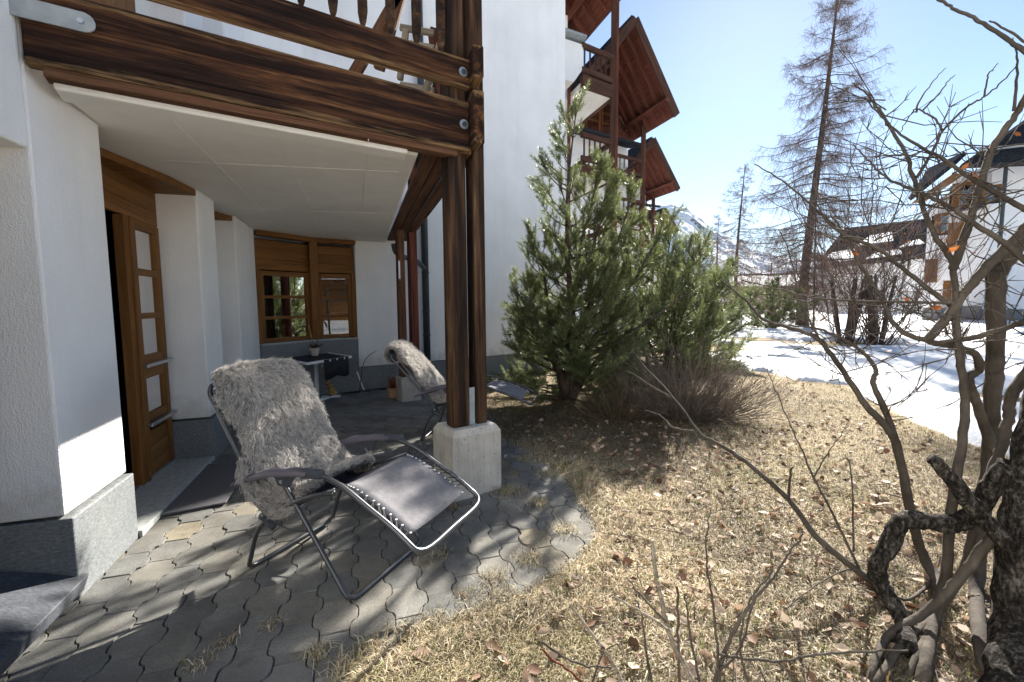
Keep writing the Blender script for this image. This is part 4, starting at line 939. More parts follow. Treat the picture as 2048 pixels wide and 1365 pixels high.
# ================================================================= trees
def pine(name, label, base, H, stems, seed, nb, rad, need=60, nl=.055, leader=True):
    rng = np.random.default_rng(seed); base = np.array(base, float)
    root = thing(name, label, 'pine tree', base, 'green mountain pines')
    tr = MB(); sh_p = []; sh_d = []; sh_l = []; bp = []; br = []
    for si, (lean, hf) in enumerate(stems):
        n = 9; hh = H*hf; t = np.linspace(0, 1, n)
        P = base[None]+np.stack([lean[0]*t**1.3+.06*np.sin(t*7+si), lean[1]*t**1.3+.06*np.cos(t*6+si), hh*t], 1)
        P[:, 2] += -.05*(1-t)
        tr.tube(smooth_path(P, 3), np.interp(np.linspace(0, 1, 3*(n-1)+1), [0, .5, 1], [.075*H/4.5, .035*H/4.5, .006]), 7)
        nbs = int(nb*hf)
        for k in range(nbs):
            f = .025+.955*((k+rng.random())/nbs)**.9; p0 = np.array([np.interp(f, t, P[:, c]) for c in range(3)])
            a = rng.uniform(0, 2*math.pi); L = rad*1.08*(1.0-f)**.98*rng.uniform(.45, 1.25)*hf**.4+.15; up = -.02+.95*f+rng.uniform(-.1, .15)
            d0 = np.array([math.cos(a), math.sin(a), up*.6]); d0 /= np.linalg.norm(d0)
            m = 7; q = [p0]; d_ = d0.copy(); step = L/(m-1)
            for j in range(m-1):
                d_ = d_+np.array([0, 0, .05+.15*f])+rng.normal(0, .08, 3); d_ /= np.linalg.norm(d_); q.append(q[-1]+d_*step)
            q = np.array(q); q[:, 2] = np.maximum(q[:, 2], .05+.05*rng.random()); bp.append(q); br.append(np.linspace(.006+.011*L, .004, m))
            ns = max(4, int(L*12))
            for j in range(ns):
                g = .38+.62*(j+rng.random())/ns; x = g*(m-1); i0 = min(int(x), m-2); pp = q[i0]+(q[i0+1]-q[i0])*(x-i0); tg = q[i0+1]-q[i0]; tg /= np.linalg.norm(tg)
                sd_ = np.cross(tg, rng.normal(0, 1, 3)); sd_ /= np.linalg.norm(sd_)
                dd = tg*.85+sd_*.62+np.array([0, 0, .45]); dd /= np.linalg.norm(dd); l_ = rng.uniform(.12, .34)*(.75+.45*(1-f))
                sh_p.append(pp); sh_d.append(dd); sh_l.append(l_)
                if rng.random() < .6:
                    p2 = pp+dd*l_*.5; d2 = dd+rng.normal(0, .5, 3)+[0, 0, .2]; d2 /= np.linalg.norm(d2); sh_p.append(p2); sh_d.append(d2); sh_l.append(l_*.7)
            sh_p.append(q[-2]); dd = q[-1]-q[-2]; sh_d.append(dd/np.linalg.norm(dd)); sh_l.append(.22)
        sh_p.append(P[-2]*.3+P[-1]*.7); sh_d.append(np.array([0, 0, 1.])); sh_l.append(.28)
    tr.obj('trunk', M_PINEBARK, root, smooth=True)
    V, F = tubes_np(np.array(bp), np.array(br), 4); place(bpy.data.objects.new('branches', npmesh('branches', V, F, M_PINEBARK, True)), root)
    sp = np.array(sh_p); sd2 = np.array(sh_d); sl = np.array(sh_l); K = len(sp)
    V1, F1 = tubes_np(np.stack([sp, sp+sd2*sl[:, None]*.5, sp+sd2*sl[:, None]], 1), np.tile([[.004, .003, .002]], (K, 1)), 3)
    cnt = np.maximum(18, (need*sl/.2)).astype(int); idx = np.repeat(np.arange(K), cnt); n = len(idx)
    tt = rng.uniform(.05, 1.03, n); b = sp[idx]+sd2[idx]*(sl[idx]*tt)[:, None]
    rd = rng.normal(0, 1, (n, 3)); dN = sd2[idx]; rd -= dN*np.sum(rd*dN, 1)[:, None]; rd /= np.linalg.norm(rd, axis=1)[:, None]
    ang = np.interp(tt, [0, .85, 1.03], [1.05, .8, .35])*rng.uniform(.75, 1.15, n)
    nd_ = dN*np.cos(ang)[:, None]+rd*np.sin(ang)[:, None]; ln = nl*rng.uniform(.7, 1.15, n)
    tip = b+nd_*ln[:, None]; wv = np.cross(nd_, rng.normal(0, 1, (n, 3))); wv /= np.linalg.norm(wv, axis=1)[:, None]; wv *= (nl*.034)
    mid = b+nd_*(ln*.45)[:, None]
    Vn = np.stack([b-wv*.7, b+wv*.7, mid+wv, tip, mid-wv], 1).reshape(-1, 3); j = np.arange(n)*5
    me = npmesh('foliage', Vn, np.stack([j, j+1, j+2, j+3, j+4], 1), M_NEEDLE)
    c = np.array([.155, .185, .072])*rng.uniform(.65, 1.4, (n, 1)); sh_c = rng.uniform(.7, 1.3, K); c = c*sh_c[idx][:, None]; yel = rng.random(n) < .04; c[yel] = [.15, .10, .04]
    set_col(me, np.repeat(c, 5, 0)); o = place(bpy.data.objects.new('foliage', me), root); tag(o, kind='stuff')
    me1 = npmesh('shoots', V1, F1, M_PINEBARK); place(bpy.data.objects.new('shoots', me1), root)
    return root
pine('mountain_pine', 'tall green mountain pine beside the white wall, behind the farther chair', (.80, 6.85, 0), 4.42, [((.15, .1), 1.0), ((.45, -.1), .80), ((-.50, .05), .56), ((1.05, 0), .72), ((1.6, .1), .60), ((.75, .2), .76), ((-.8, -.1), .40), ((.5, -.8), .42), ((1.9, -.3), .40)], 12, 45, 1.15, 84, .064)
pine('mountain_pine', 'bushy green mountain pine at the snow edge right of the tall pine', (2.55, 7.7, 0), 2.6, [((.1, 0), 1.0), ((.6, .1), .95), ((-.6, .2), .9), ((1.1, .3), .72), ((-1.0, -.1), .62)], 22, 46, .95, 70, .064)
pine('mountain_pine', 'rounded green mountain pine farthest along the snow edge', (4.7, 11.8, 0), 3.0, [((.2, 0), 1.0), ((1.0, .2), .8), ((-.9, .1), .95), ((1.6, -.1), .55), ((-1.6, 0), .7)], 33, 54, 1.25, 38, .082)
pine('dwarf_pine', 'low dark dwarf pine at the foot of the tall larch', (12.6, 22.3, 0), 2.4, [((.3, 0), 1.0), ((1.6, .2), .8), ((-1.6, .1), .7), ((2.6, .2), .55), ((-2.4, .2), .4)], 44, 34, 1.3, 26, .12)

def larch(label, base, H, seed, rad, nb=110, tw=22, lean=(0, 0), dens=1., r0=.30):
    rng = np.random.default_rng(seed); base = np.array(base, float); root = thing('larch_tree', label, 'larch tree', base, 'bare larches')
    t = np.linspace(0, 1, 14); P = base[None]+np.stack([lean[0]*t**1.6+.10*np.sin(t*5+seed), lean[1]*t, H*t], 1); P[0] = base-[0, 0, .1]
    MB().tube(P, np.interp(t, [0, .04, .5, 1], [r0*1.35, r0, r0*.55, .02]), 10).obj('trunk', M_LARCHBARK, root, smooth=True)
    bp = []; brr = []; tp = []; trr = []; t2 = []; t2r = []
    for k in range(nb):
        f = .09+.90*(k+rng.random())/nb; p0 = np.array([np.interp(f, t, P[:, c]) for c in range(3)]); a = rng.uniform(0, 2*math.pi)
        L = rad*np.interp(f, [.05, .2, .5, .8, 1], [.62, 1., .80, .45, .12])*rng.uniform(.6, 1.12)
        d0 = np.array([math.cos(a), math.sin(a), rng.uniform(-.15, .2)+.5*max(0, f-.6)]); m = 8; q = [p0]; d_ = d0/np.linalg.norm(d0)
        for j in range(m-1):
            d_ = d_+np.array([0, 0, -.12 if j < 3 else .11+.08*f])+rng.normal(0, .06, 3); d_ /= np.linalg.norm(d_); q.append(q[-1]+d_*L/(m-1))
        q = np.array(q); bp.append(q); brr.append(np.linspace(.008+.007*L, .005, m))
        for j in range(int(tw*L/rad*dens)+5):
            x = (.12+.88*rng.random())*(m-1); i0 = min(int(x), m-2); pp = q[i0]+(q[i0+1]-q[i0])*(x-i0); tg = q[i0+1]-q[i0]; tg /= np.linalg.norm(tg)
            s_ = rng.normal(0, 1, 3); s_ -= tg*(s_@tg); s_ /= np.linalg.norm(s_); dd = tg*.55+s_*.6+np.array([0, 0, -.55 if f < .75 else .1]); l_ = rng.uniform(.35, .95)*(1-.45*f)*H/18
            e = pp+dd*l_; mid = (pp+e)/2+rng.normal(0, .05*l_, 3)+[0, 0, .06*l_]; tp.append([pp, mid, e]); trr.append([.0058, .0045, .003])
            for h_ in range(4):
                g = rng.uniform(.2, 1); p3 = (pp*(1-g)+e*g); d3 = rng.normal(0, 1, 3)*.6+[0, 0, -.4]; l3 = rng.uniform(.12, .34)*H/18; t2.append([p3, p3+d3*l3]); t2r.append([.0045, .003])
    V1, F1 = tubes_np(np.array(bp), np.array(brr), 4); V2, F2 = tubes_np(np.array(tp), np.array(trr), 3); V3, F3 = tubes_np(np.array(t2), np.array(t2r), 3)
    V, F = joinVF([(V1, F1), (V2, F2), (V3, F3)]); me = npmesh('crown', V, F, M_TWIG, True)
    c = np.concatenate([np.tile([.10, .078, .072], (len(V1), 1)), np.repeat(np.array([.17, .12, .10])*rng.uniform(.6, 1.4, (len(t2r)*0+len(trr), 1)), 9, 0), np.repeat(np.array([.20, .14, .11])*rng.uniform(.6, 1.4, (len(t2r), 1)), 6, 0)])
    set_col(me, c); o = place(bpy.data.objects.new('crown', me), root); tag(o, kind='stuff'); return root
larch('tallest bare larch standing on the snow, reaching the picture top', (*gp(1604, 655)[:2], 0), 19.2, 5, 4.3, 200, 46, (1.3, 0), 1.2, .27)
larch('slender mid distance larch left of the tallest one', (*at(1470, 640, 38)[:2], 0), 12.6, 9, 3.2, 120, 30, (.3, 0), 1., .18)
larch('faint small larch near the mountain, leftmost of the three', (*at(1432, 640, 52)[:2], 0), 11.3, 14, 3.4, 100, 28, (0, 0), 1., .16)

larch('pale larch trunk standing on snow behind the camera, mirrored in the window', (10.4, -3.6, 0), 13, 71, 3, 40, 10, (0, 0), 1., .2)
larch('second larch behind the camera, mirrored in the window', (11.5, -4.1, 0), 14, 72, 3, 40, 10, (0, 0), 1., .22)
barn = thing('wooden_barn', 'brown timber barn with snowy roof behind the camera, mirrored in the window', 'barn', (21, -13, 0))
bf, BL_ = wallfn(np.array([16., -17.]), np.array([26., -7.]))
for k in range(9): plank('wall_board', bf(0, 0, .2+.4*k), bf(BL_, 0, .2+.4*k), .08, .39, M_HONEY, barn, 0)
slab([bf(-1, -1, 3.4), bf(BL_+1, -1, 3.4), bf(BL_+1, 5, 6.2), bf(-1, 5, 6.2)], .25, M_SNOW, 'roof', barn)
def bush(name, label, cat, base, n, rx, ry, h, seed, col, spread=.9, lean=(0, 0), r=.005, twigs=3, seg=6, group=None, up=.4):
    rng = np.random.default_rng(seed); base = np.array(base, float); root = thing(name, label, cat, base, group)
    st = []; rr = []; tw = []; tr_ = []
    for k in range(n):
        a = rng.uniform(0, 2*math.pi); ra = math.sqrt(rng.random()); b = base+np.array([math.cos(a)*rx*.35*ra, math.sin(a)*ry*.35*ra, -.02])
        L = h*rng.uniform(.55, 1.08); d_ = np.array([math.cos(a)*ra*spread*rx/max(rx, ry)+lean[0], math.sin(a)*ra*spread*ry/max(rx, ry)+lean[1], rng.uniform(.5, 1.1)*(1.15-.5*ra)]); d_ /= np.linalg.norm(d_); q = [b]
        for j in range(seg-1):
            d_ = d_+rng.normal(0, .15, 3)+[0, 0, up*.15]; d_ /= np.linalg.norm(d_); q.append(q[-1]+d_*L*1.15/(seg-1))
        q = np.array(q); st.append(q); rr.append(np.linspace(r, r*.3, seg)*rng.uniform(.6, 1.4))
        for j in range(twigs):
            i0 = rng.integers(1, seg-1); g = rng.random(); pp = q[i0]*(1-g)+q[i0+1]*g; tg = q[i0+1]-q[i0]; tg /= np.linalg.norm(tg); s_ = rng.normal(0, 1, 3); s_ /= np.linalg.norm(s_)
            dd = tg+s_*.6+[0, 0, .15]; dd /= np.linalg.norm(dd); l_ = L*rng.uniform(.12, .35); tw.append([pp, pp+dd*l_*.5+rng.normal(0, .03*l_, 3), pp+dd*l_+[0, 0, .08*l_]]); tr_.append([r*.45, r*.35, r*.2])
    V1, F1 = tubes_np(np.array(st), np.array(rr), 4); parts = [(V1, F1)]; C = [np.repeat(np.array(col)*rng.uniform(.65, 1.4, (n, 1)), seg*4, 0)]
    if tw:
        V2, F2 = tubes_np(np.array(tw), np.array(tr_), 3); parts.append((V2, F2)); C.append(np.repeat(np.array(col)*rng.uniform(.7, 1.6, (len(tw), 1)), 9, 0))
    V, F = joinVF(parts); me = npmesh('stems', V, F, M_TWIG, True); set_col(me, np.concatenate(C)); o = place(bpy.data.objects.new('stems', me), root); tag(o, kind='stuff'); return root
bush('bare_hedge', 'dense bare twiggy bush on the dry lawn in front of the pines', 'bush', (2.25, 5.75, 0), 430, .85, .75, .88, 3, (.15, .118, .095), 1.2, (.22, 0), .0048, 6)
bush('bare_hedge', 'low sparse bare bush under the tall pine edge', 'bush', (1.35, 5.75, 0), 160, .6, .5, .6, 4, (.13, .09, .06), 1.1, (0, 0), .004, 2)
def multistem(label, base, H, seed, n, leafs=160, col=(.12, .08, .065)):
    t = bush('bare_shrub_tree', label, 'shrub', base, n, 1.5, 1.2, H, seed, col, .55, (0, 0), .016*H/4, 22, 8, None, .5)
    rng = np.random.default_rng(seed+1); MBt = MB()
    for k in range(5):
        a = rng.uniform(0, 6.28); b = np.array(base); MBt.tube([b+[math.cos(a)*.15, math.sin(a)*.15, -.1], b+[math.cos(a)*.3, math.sin(a)*.3, H*.22], b+[math.cos(a)*.55, math.sin(a)*.5, H*.5]], [.075, .06, .04], 8)
    MBt.obj('trunk', M_LARCHBARK, t, smooth=True)
    c = np.array(base)+np.stack([rng.normal(0, 1.0, leafs), rng.normal(0, .9, leafs), H*rng.uniform(.35, .95, leafs)], 1); leafmesh('leaves', c, .06, rng, [(.30, .12, .04), (.22, .09, .05)], t)
def leafmesh(name, C, size, rng, cols, parent=None, flatten=0., kind='stuff'):
    n = len(C); ax = rng.normal(0, 1, (n, 3)); 
    if flatten: ax[:, 2] *= (1-flatten)
    ax /= np.linalg.norm(ax, axis=1)[:, None]; nn = rng.normal(0, 1, (n, 3)); 
    if flatten: nn = nn*(1-flatten)+np.array([0, 0, 1.2])*flatten
    sd_ = np.cross(nn, ax); sd_ /= np.linalg.norm(sd_, axis=1)[:, None]; up = np.cross(ax, sd_); s = size*rng.uniform(.55, 1.25, (n, 1)); cur = rng.uniform(-.1, .45, (n, 1)); w_ = rng.uniform(.25, .42, (n, 1))
    pts = [C-ax*s*.5, C-ax*s*.15-sd_*s*w_+up*s*cur*.6, C+ax*s*.2-sd_*s*w_*.8+up*s*cur*.6, C+ax*s*.55+up*s*cur*.5, C+ax*s*.2+sd_*s*w_*.8+up*s*cur*.5, C-ax*s*.15+sd_*s*w_+up*s*cur*.5, C+up*s*-.02]
    V = np.stack(pts, 1).reshape(-1, 3); j = np.arange(n)*7
    F = np.concatenate([np.stack([j+6, j+a, j+b], 1) for a, b in ((0, 1), (1, 2), (2, 3), (3, 4), (4, 5), (5, 0))])
    me = npmesh(name, V, F, M_LEAF); cc = np.array(cols)[rng.integers(0, len(cols), n)]*rng.uniform(.6, 1.35, (n, 1)); set_col(me, np.repeat(cc, 7, 0))
    o = place(bpy.data.objects.new(name, me), parent); tag(o, kind=kind); return o
multistem('bare many stemmed shrub on the snow right of the larch', (*gp(1752, 690)[:2], 0), 4.6, 51, 30, 420)
multistem('smaller bare shrub with two dark trunks beside the many stemmed one', (*gp(1690, 688)[:2], 0), 4.4, 52, 14, 160)
bush('bare_hedge', 'low bare bush in the snow before the tall white house', 'bush', (*gp(1900, 682)[:2], 0), 130, 1.2, .9, 1.15, 6, (.14, .08, .06), 1.0, (0, 0), .008, 3)
bush('dry_tuft', 'small brown tuft in the snow near the pines', 'shrub', (*gp(1445, 695)[:2], 0), 60, .6, .5, .32, 7, (.16, .10, .07), 1.2, (0, 0), .006, 2)
bush('dry_tuft', 'second brown tuft in the snow, to the right of the first', 'shrub', (*gp(1492, 692)[:2], 0), 40, .5, .4, .28, 8, (.16, .10, .07), 1.2, (0, 0), .006, 2)
bush('bare_hedge', 'reddish bare bush far behind the slender larch', 'bush', (*at(1500, 640, 40)[:2], 0), 240, 4.5, 3, 5.2, 9, (.20, .115, .08), .9, (0, 0), .011, 8)
bush('bare_hedge', 'tangled bare bush around the trunk of the tallest larch', 'bush', (*at(1600, 650, 29)[:2], 0), 260, 4.0, 3, 5.0, 10, (.19, .14, .09), .8, (0, 0), .009, 8)

# ================================================================= the contorted bare shrub in front, at the right
fs_ = thing('contorted_shrub', 'big bare shrub with thick bark trunk and twisting stems, cut by the picture edge', 'shrub', (*gp(2010, 1365)[:2], 0))
def stem(pts, r0, r1, m=M_STEM, name='branch', n=8, knob=.12, par=None):
    P = smooth_path([at(u, v, y) if at(u, v, y)[2] > .07 else (gp(u, v, .05) if v < 1390 else gp(u, v, -.04)) for u, v, y in pts], 7); k = len(P); rr = np.linspace(r0, r1, k)*(1+knob*(RNG.random(k)-.5))
    P = P+RNG.normal(0, .0025, P.shape)*np.linspace(.3, 1, k)[:, None]
    return MB().tube(P, rr, n).obj(name, m, par or fs_, smooth=True)
stem([(2035, 1480, 1.72), (2040, 1365, 1.75), (2042, 1225, 1.78), (2056, 1012, 1.8), (2075, 880, 1.82), (2130, 600, 1.85), (2190, 300, 1.9), (2230, 20, 1.95), (2320, -350, 2.0), (2340, -800, 2.1)], .11, .012, M_BARK, 'trunk', 16, .16)
stem([(1815, 1300, 2.05), (1805, 1240, 2.05), (1762, 1171, 2.02), (1755, 1130, 2.0), (1778, 1092, 2.0), (1795, 1052, 2.0), (1825, 1039, 2.0), (1895, 1049, 1.98), (1937, 1035, 1.95), (1975, 985, 1.9), (2020, 930, 1.85)], .036, .042, M_BARK, 'branch', 10, .2)
stem([(2022, 1092, 1.75), (1960, 1030, 1.78), (1905, 960, 1.8), (1863, 916, 1.82)], .036, .024, M_BARK, 'cut_branch', 9, .15)
stem([(1880, 1200, 2.35), (1874, 1161, 2.35), (1847, 1113, 2.35), (1823, 1033, 2.35), (1794, 895, 2.4), (1767, 847, 2.4), (1730, 810, 2.42), (1696, 757, 2.45), (1640, 682, 2.5), (1600, 662, 2.55), (1530, 640, 2.6), (1490, 600, 2.65), (1440, 560, 2.7)], .030, .004)
stem([(1794, 890, 2.4), (1770, 821, 2.42), (1746, 767, 2.45), (1751, 741, 2.45), (1730, 709, 2.48), (1682, 677, 2.52), (1620, 655, 2.6), (1560, 652, 2.65)], .018, .004)
stem([(1735, 1400, 1.95), (1745, 1340, 1.95), (1778, 1272, 1.95), (1852, 1224, 1.92), (1916, 1161, 1.9), (1980, 1081, 1.88), (2030, 1040, 1.85)], .013, .026)
stem([(1752, 1400, 2.0), (1760, 1355, 2.0), (1815, 1278, 2.0), (1868, 1235, 1.98), (1927, 1134, 1.98), (1939, 1095, 1.98), (1959, 1012, 1.98), (1985, 937, 1.98), (2007, 884, 1.98), (2018, 826, 2.0), (2025, 790, 2.0), (2060, 740, 2.0)], .013, .023)
stem([(1790, 1400, 2.1), (1830, 1320, 2.1), (1868, 1240, 2.05), (1900, 1190, 2.0), (1960, 1110, 1.95), (2010, 1060, 1.9)], .012, .019)
stem([(1835, 1400, 2.05), (1850, 1330, 2.05), (1870, 1235, 2.02), (1892, 1150, 2.0), (1905, 1001, 2.0), (1925, 879, 2.02), (1930, 799, 2.05), (1919, 709, 2.08), (1911, 640, 2.1), (1906, 532, 2.12), (1870, 470, 2.15), (1840, 400, 2.2), (1815, 318, 2.25), (1786, 266, 2.3), (1762, 225, 2.35), (1728, 184, 2.4), (1705, 168, 2.42)], .026, .003)
stem([(1905, 540, 2.12), (1930, 470, 2.1), (1953, 400, 2.1), (1980, 307, 2.1), (2025, 239, 2.08), (2060, 180, 2.05)], .018, .012)
stem([(1995, 1400, 2.3), (1965, 1300, 2.3), (1953, 1171, 2.3), (1970, 1000, 2.3), (1980, 895, 2.3), (1985, 799, 2.3), (1991, 693, 2.3), (1990, 560, 2.3), (1988, 535, 2.3)], .026, .040, M_STEM, 'trunk', 10)
stem([(1990, 560, 2.3), (2010, 525, 2.28), (2048, 480, 2.25), (2090, 430, 2.2)], .036, .028)
stem([(1854, 682, 2.1), (1900, 628, 2.1), (1931, 583, 2.1), (1986, 521, 2.1), (2048, 459, 2.08), (2100, 400, 2.05)], .019, .022)
stem([(1986, 898, 2.25), (1971, 858, 2.25), (1949, 796, 2.22), (1937, 757, 2.2), (1957, 740, 2.2), (1950, 708, 2.18), (1905, 693, 2.15), (1872, 687, 2.12), (1854, 682, 2.1), (1799, 660, 2.15), (1774, 623, 2.2), (1752, 576, 2.25), (1715, 521, 2.3), (1693, 473, 2.35), (1660, 430, 2.4)], .024, .003, M_STEM, 'branch', 8, .22)
stem([(1872, 688, 2.12), (1949, 675, 2.1), (2023, 653, 2.05), (2070, 640, 2.0)], .012, .014)
stem([(1902, 611, 2.12), (1858, 579, 2.15), (1803, 535, 2.2), (1752, 495, 2.25), (1682, 466, 2.3), (1620, 407, 2.4), (1564, 362, 2.5), (1509, 328, 2.6)], .012, .003)
stem([(2060, 112, 1.9), (2015, 79, 1.95), (1960, 44, 2.0), (1912, 20, 2.05), (1870, -4, 2.1)], .009, .005)
stem([(2060, 92, 2.0), (2015, 61, 2.0), (1980, 41, 2.0)], .005, .003)
stem([(2060, 425, 1.95), (1997, 389, 2.0), (1939, 355, 2.05), (1878, 314, 2.1), (1817, 280, 2.2), (1769, 239, 2.3), (1728, 195, 2.35)], .012, .003)
stem([(2060, 530, 1.9), (2000, 480, 1.95), (1946, 447, 2.0), (1905, 417, 2.05), (1857, 393, 2.1), (1823, 379, 2.15), (1769, 352, 2.2), (1735, 318, 2.25), (1704, 290, 2.3)], .013, .003)
stem([(1834, 355, 2.2), (1868, 297, 2.2), (1885, 263, 2.2), (1933, 215, 2.2), (1967, 195, 2.2), (2008, 160, 2.15), (2035, 130, 2.1)], .007, .002)
stem([(1885, 263, 2.2), (1871, 239, 2.2), (1847, 224, 2.22), (1830, 220, 2.25), (1815, 240, 2.3), (1800, 265, 2.3)], .005, .002)
stem([(1833, 225, 2.25), (1837, 205, 2.25), (1862, 170, 2.25), (1890, 135, 2.25)], .005, .0015)
stem([(1845, 222, 2.25), (1880, 185, 2.2), (1895, 165, 2.2), (1910, 150, 2.2)], .004, .0015)
stem([(1967, 195, 2.2), (1977, 150, 2.2), (1985, 140, 2.2), (1997, 126, 2.2)], .004, .0015)
stem([(2028, 222, 2.05), (2035, 123, 2.05), (2025, 75, 2.05)], .006, .002)
stem([(1817, 1232, 2.1), (1770, 1185, 2.15), (1714, 1141, 2.2), (1637, 1078, 2.3), (1577, 1000, 2.45), (1496, 927, 2.65), (1433, 886, 2.85), (1398, 865, 2.95), (1347, 795, 3.2), (1285, 729, 3.5), (1272, 712, 3.55)], .021, .004, M_STEM, 'leaning_branch', 8, .15)
stem([(1398, 865, 2.95), (1347, 857, 3.1), (1321, 832, 3.2), (1290, 822, 3.3)], .012, .004)
stem([(1350, 800, 3.2), (1303, 773, 3.35), (1270, 751, 3.45), (1250, 742, 3.5)], .010, .003)
stem([(1577, 1000, 2.45), (1581, 945, 2.42), (1586, 935, 2.42)], .008, .004)
stem([(1718, 1137, 2.2), (1666, 1030, 2.2), (1625, 952, 2.25), (1607, 908, 2.3), (1585, 860, 2.3), (1560, 800, 2.35), (1532, 737, 2.4)], .007, .002)
stem([(1628, 955, 2.25), (1650, 915, 2.25), (1670, 886, 2.25), (1696, 850, 2.25)], .004, .0015)
stem([(1707, 1104, 2.2), (1703, 952, 2.2), (1690, 908, 2.2)], .005, .002)
stem([(1627, 660, 2.55), (1629, 560, 2.55), (1632, 393, 2.55), (1634, 320, 2.55)], .006, .002)
stem([(1640, 682, 2.5), (1600, 600, 2.5), (1583, 520, 2.5), (1560, 460, 2.5)], .006, .002)
stem([(1902, 606, 2.1), (1840, 605, 2.15), (1780, 604, 2.2), (1700, 602, 2.25), (1620, 595, 2.35), (1545, 575, 2.45), (1485, 562, 2.5)], .007, .003)
stem([(1895, 1120, 2.4), (1860, 1165, 2.4), (1810, 1200, 2.4), (1740, 1165, 2.4), (1700, 1140, 2.4), (1650, 1160, 2.4), (1570, 1220, 2.4)], .009, .003)
for a_, b_, r_ in (((2190, 300, 1.9), [(2280, 180, 1.8), (2330, 20, 1.7), (2420, -150, 1.65)], .026), ((2130, 600, 1.85), [(2230, 520, 1.7), (2330, 380, 1.6), (2400, 250, 1.55)], .024), ((2075, 880, 1.82), [(2180, 820, 1.65), (2300, 700, 1.55)], .022),
                   ((2230, 20, 1.95), [(2150, -100, 2.1), (2100, -300, 2.2)], .020), ((2160, 430, 1.88), [(2110, 420, 1.92), (2062, 426, 1.95)], .014), ((2150, 540, 1.87), [(2100, 535, 1.88), (2062, 531, 1.9)], .014), ((2215, 130, 1.93), [(2130, 125, 1.92), (2062, 113, 1.9)], .012)):
    stem([a_]+b_, r_, r_*.6 if b_[-1][0] < 2070 else .003)
rng = np.random.default_rng(77)
starts = [(1762, 225, 2.35), (1815, 318, 2.25), (1878, 314, 2.1), (1939, 355, 2.05), (1752, 495, 2.25), (1803, 535, 2.2), (1946, 447, 2.0), (1857, 393, 2.1), (1769, 352, 2.2), (1730, 709, 2.48), (1774, 623, 2.2), (1931, 583, 2.1), (1986, 521, 2.1), (2023, 653, 2.05), (1949, 675, 2.1), (1696, 757, 2.45), (1682, 466, 2.3), (1700, 602, 2.25), (1840, 605, 2.15), (1953, 400, 2.1), (1980, 307, 2.1), (1919, 709, 2.08), (1640, 682, 2.5), (1770, 821, 2.42), (1905, 417, 2.05), (1911, 640, 2.1), (1985, 750, 2.28), (1620, 600, 2.35), (1997, 389, 2.0), (1990, 600, 2.3)]
tp = []; tr_ = []
for s_ in starts*5:
    p = at(*s_)+rng.normal(0, .02, 3); d_ = rng.normal(0, 1, 3)*[1.2, .7, .8]+[0, 0, .35]; d_ /= np.linalg.norm(d_); L = rng.uniform(.15, .55); q = [p]
    for j in range(5): d_ = d_+rng.normal(0, .22, 3)+[0, 0, .05]; d_ /= np.linalg.norm(d_); q.append(q[-1]+d_*L/5)
    tp.append(q); tr_.append(np.linspace(.0035, .0012, 6))
    for j in range(3):
        i0 = rng.integers(1, 5); pp = q[i0]; d2 = d_+rng.normal(0, .7, 3); d2 /= np.linalg.norm(d2); l2 = L*rng.uniform(.15, .4); tp.append([pp+d2*l2*x for x in np.linspace(0, 1, 6)]); tr_.append(np.linspace(.0024, .001, 6))
V, F = tubes_np(np.array(tp), np.array(tr_), 4); place(bpy.data.objects.new('twigs', npmesh('twigs', V, F, M_STEM, True)), fs_)['kind'] = 'stuff'
for (u, v, y) in ((1817, 598, 2.17), (1872, 614, 2.12), (1778, 702, 2.3), (1930, 333, 2.04), (1951, 352, 2.02), (2035, 268, 2.0), (1893, 484, 2.1), (1908, 500, 2.1), (1712, 505, 2.3)):
    leafmesh('leaf', at(u, v, y)[None], .055, rng, [(.36, .13, .045)], fs_, kind=None)

# cut stems of a pruned plant at the bottom, in front of the camera
cs = thing('pruned_stems', 'pruned dry plant stems sticking up from the lawn at the picture bottom', 'plant', (*gp(1400, 1400)[:2], 0))
for pts, r0, r1, m in (([(1395, 1420), (1384, 1365), (1364, 1322), (1343, 1278), (1323, 1202), (1311, 1146), (1305, 1082)], .010, .007, M_GREYWOOD), ([(1262, 1400), (1243, 1363), (1211, 1302), (1170, 1252), (1140, 1209)], .008, .004, M_GREYWOOD),
        ([(1420, 1400), (1434, 1351), (1463, 1272), (1504, 1205), (1545, 1158), (1575, 1111), (1607, 1070)], .008, .003, M_STEM), ([(1440, 1380), (1434, 1293), (1425, 1199), (1413, 1132), (1413, 1073), (1422, 1015)], .005, .002, M_STEM),
        ([(1358, 1400), (1357, 1280), (1355, 1176)], .005, .004, M_PINEBARK), ([(1402, 1400), (1396, 1351), (1378, 1258), (1369, 1187)], .005, .003, M_STEM), ([(1440, 1310), (1475, 1316), (1569, 1322), (1621, 1310), (1700, 1305), (1815, 1300)], .005, .004, M_STEM),
        ([(1085, 1300), (1100, 1316), (1135, 1340), (1175, 1375)], .004, .004, M_RED), ([(1085, 1285), (1130, 1316), (1173, 1331), (1222, 1334)], .004, .003, M_STEM), ([(1338, 1262), (1293, 1231), (1226, 1193)], .006, .003, M_GREYWOOD), ([(1333, 1245), (1290, 1200), (1253, 1155)], .005, .002, M_STEM),
        ([(1310, 1400), (1292, 1300), (1283, 1230), (1272, 1200)], .005, .003, M_STEM), ([(1500, 1380), (1480, 1290), (1500, 1200), (1540, 1150), (1542, 1100)], .004, .002, M_STEM), ([(1440, 1340), (1480, 1300), (1500, 1230), (1520, 1160)], .005, .002, M_STEM)):
    Ys = np.linspace(1.42, 1.52, len(pts)); stem([(u, v, y) for (u, v), y in zip(pts, Ys)], r0, r1, m, 'stem', 7, .25, cs)

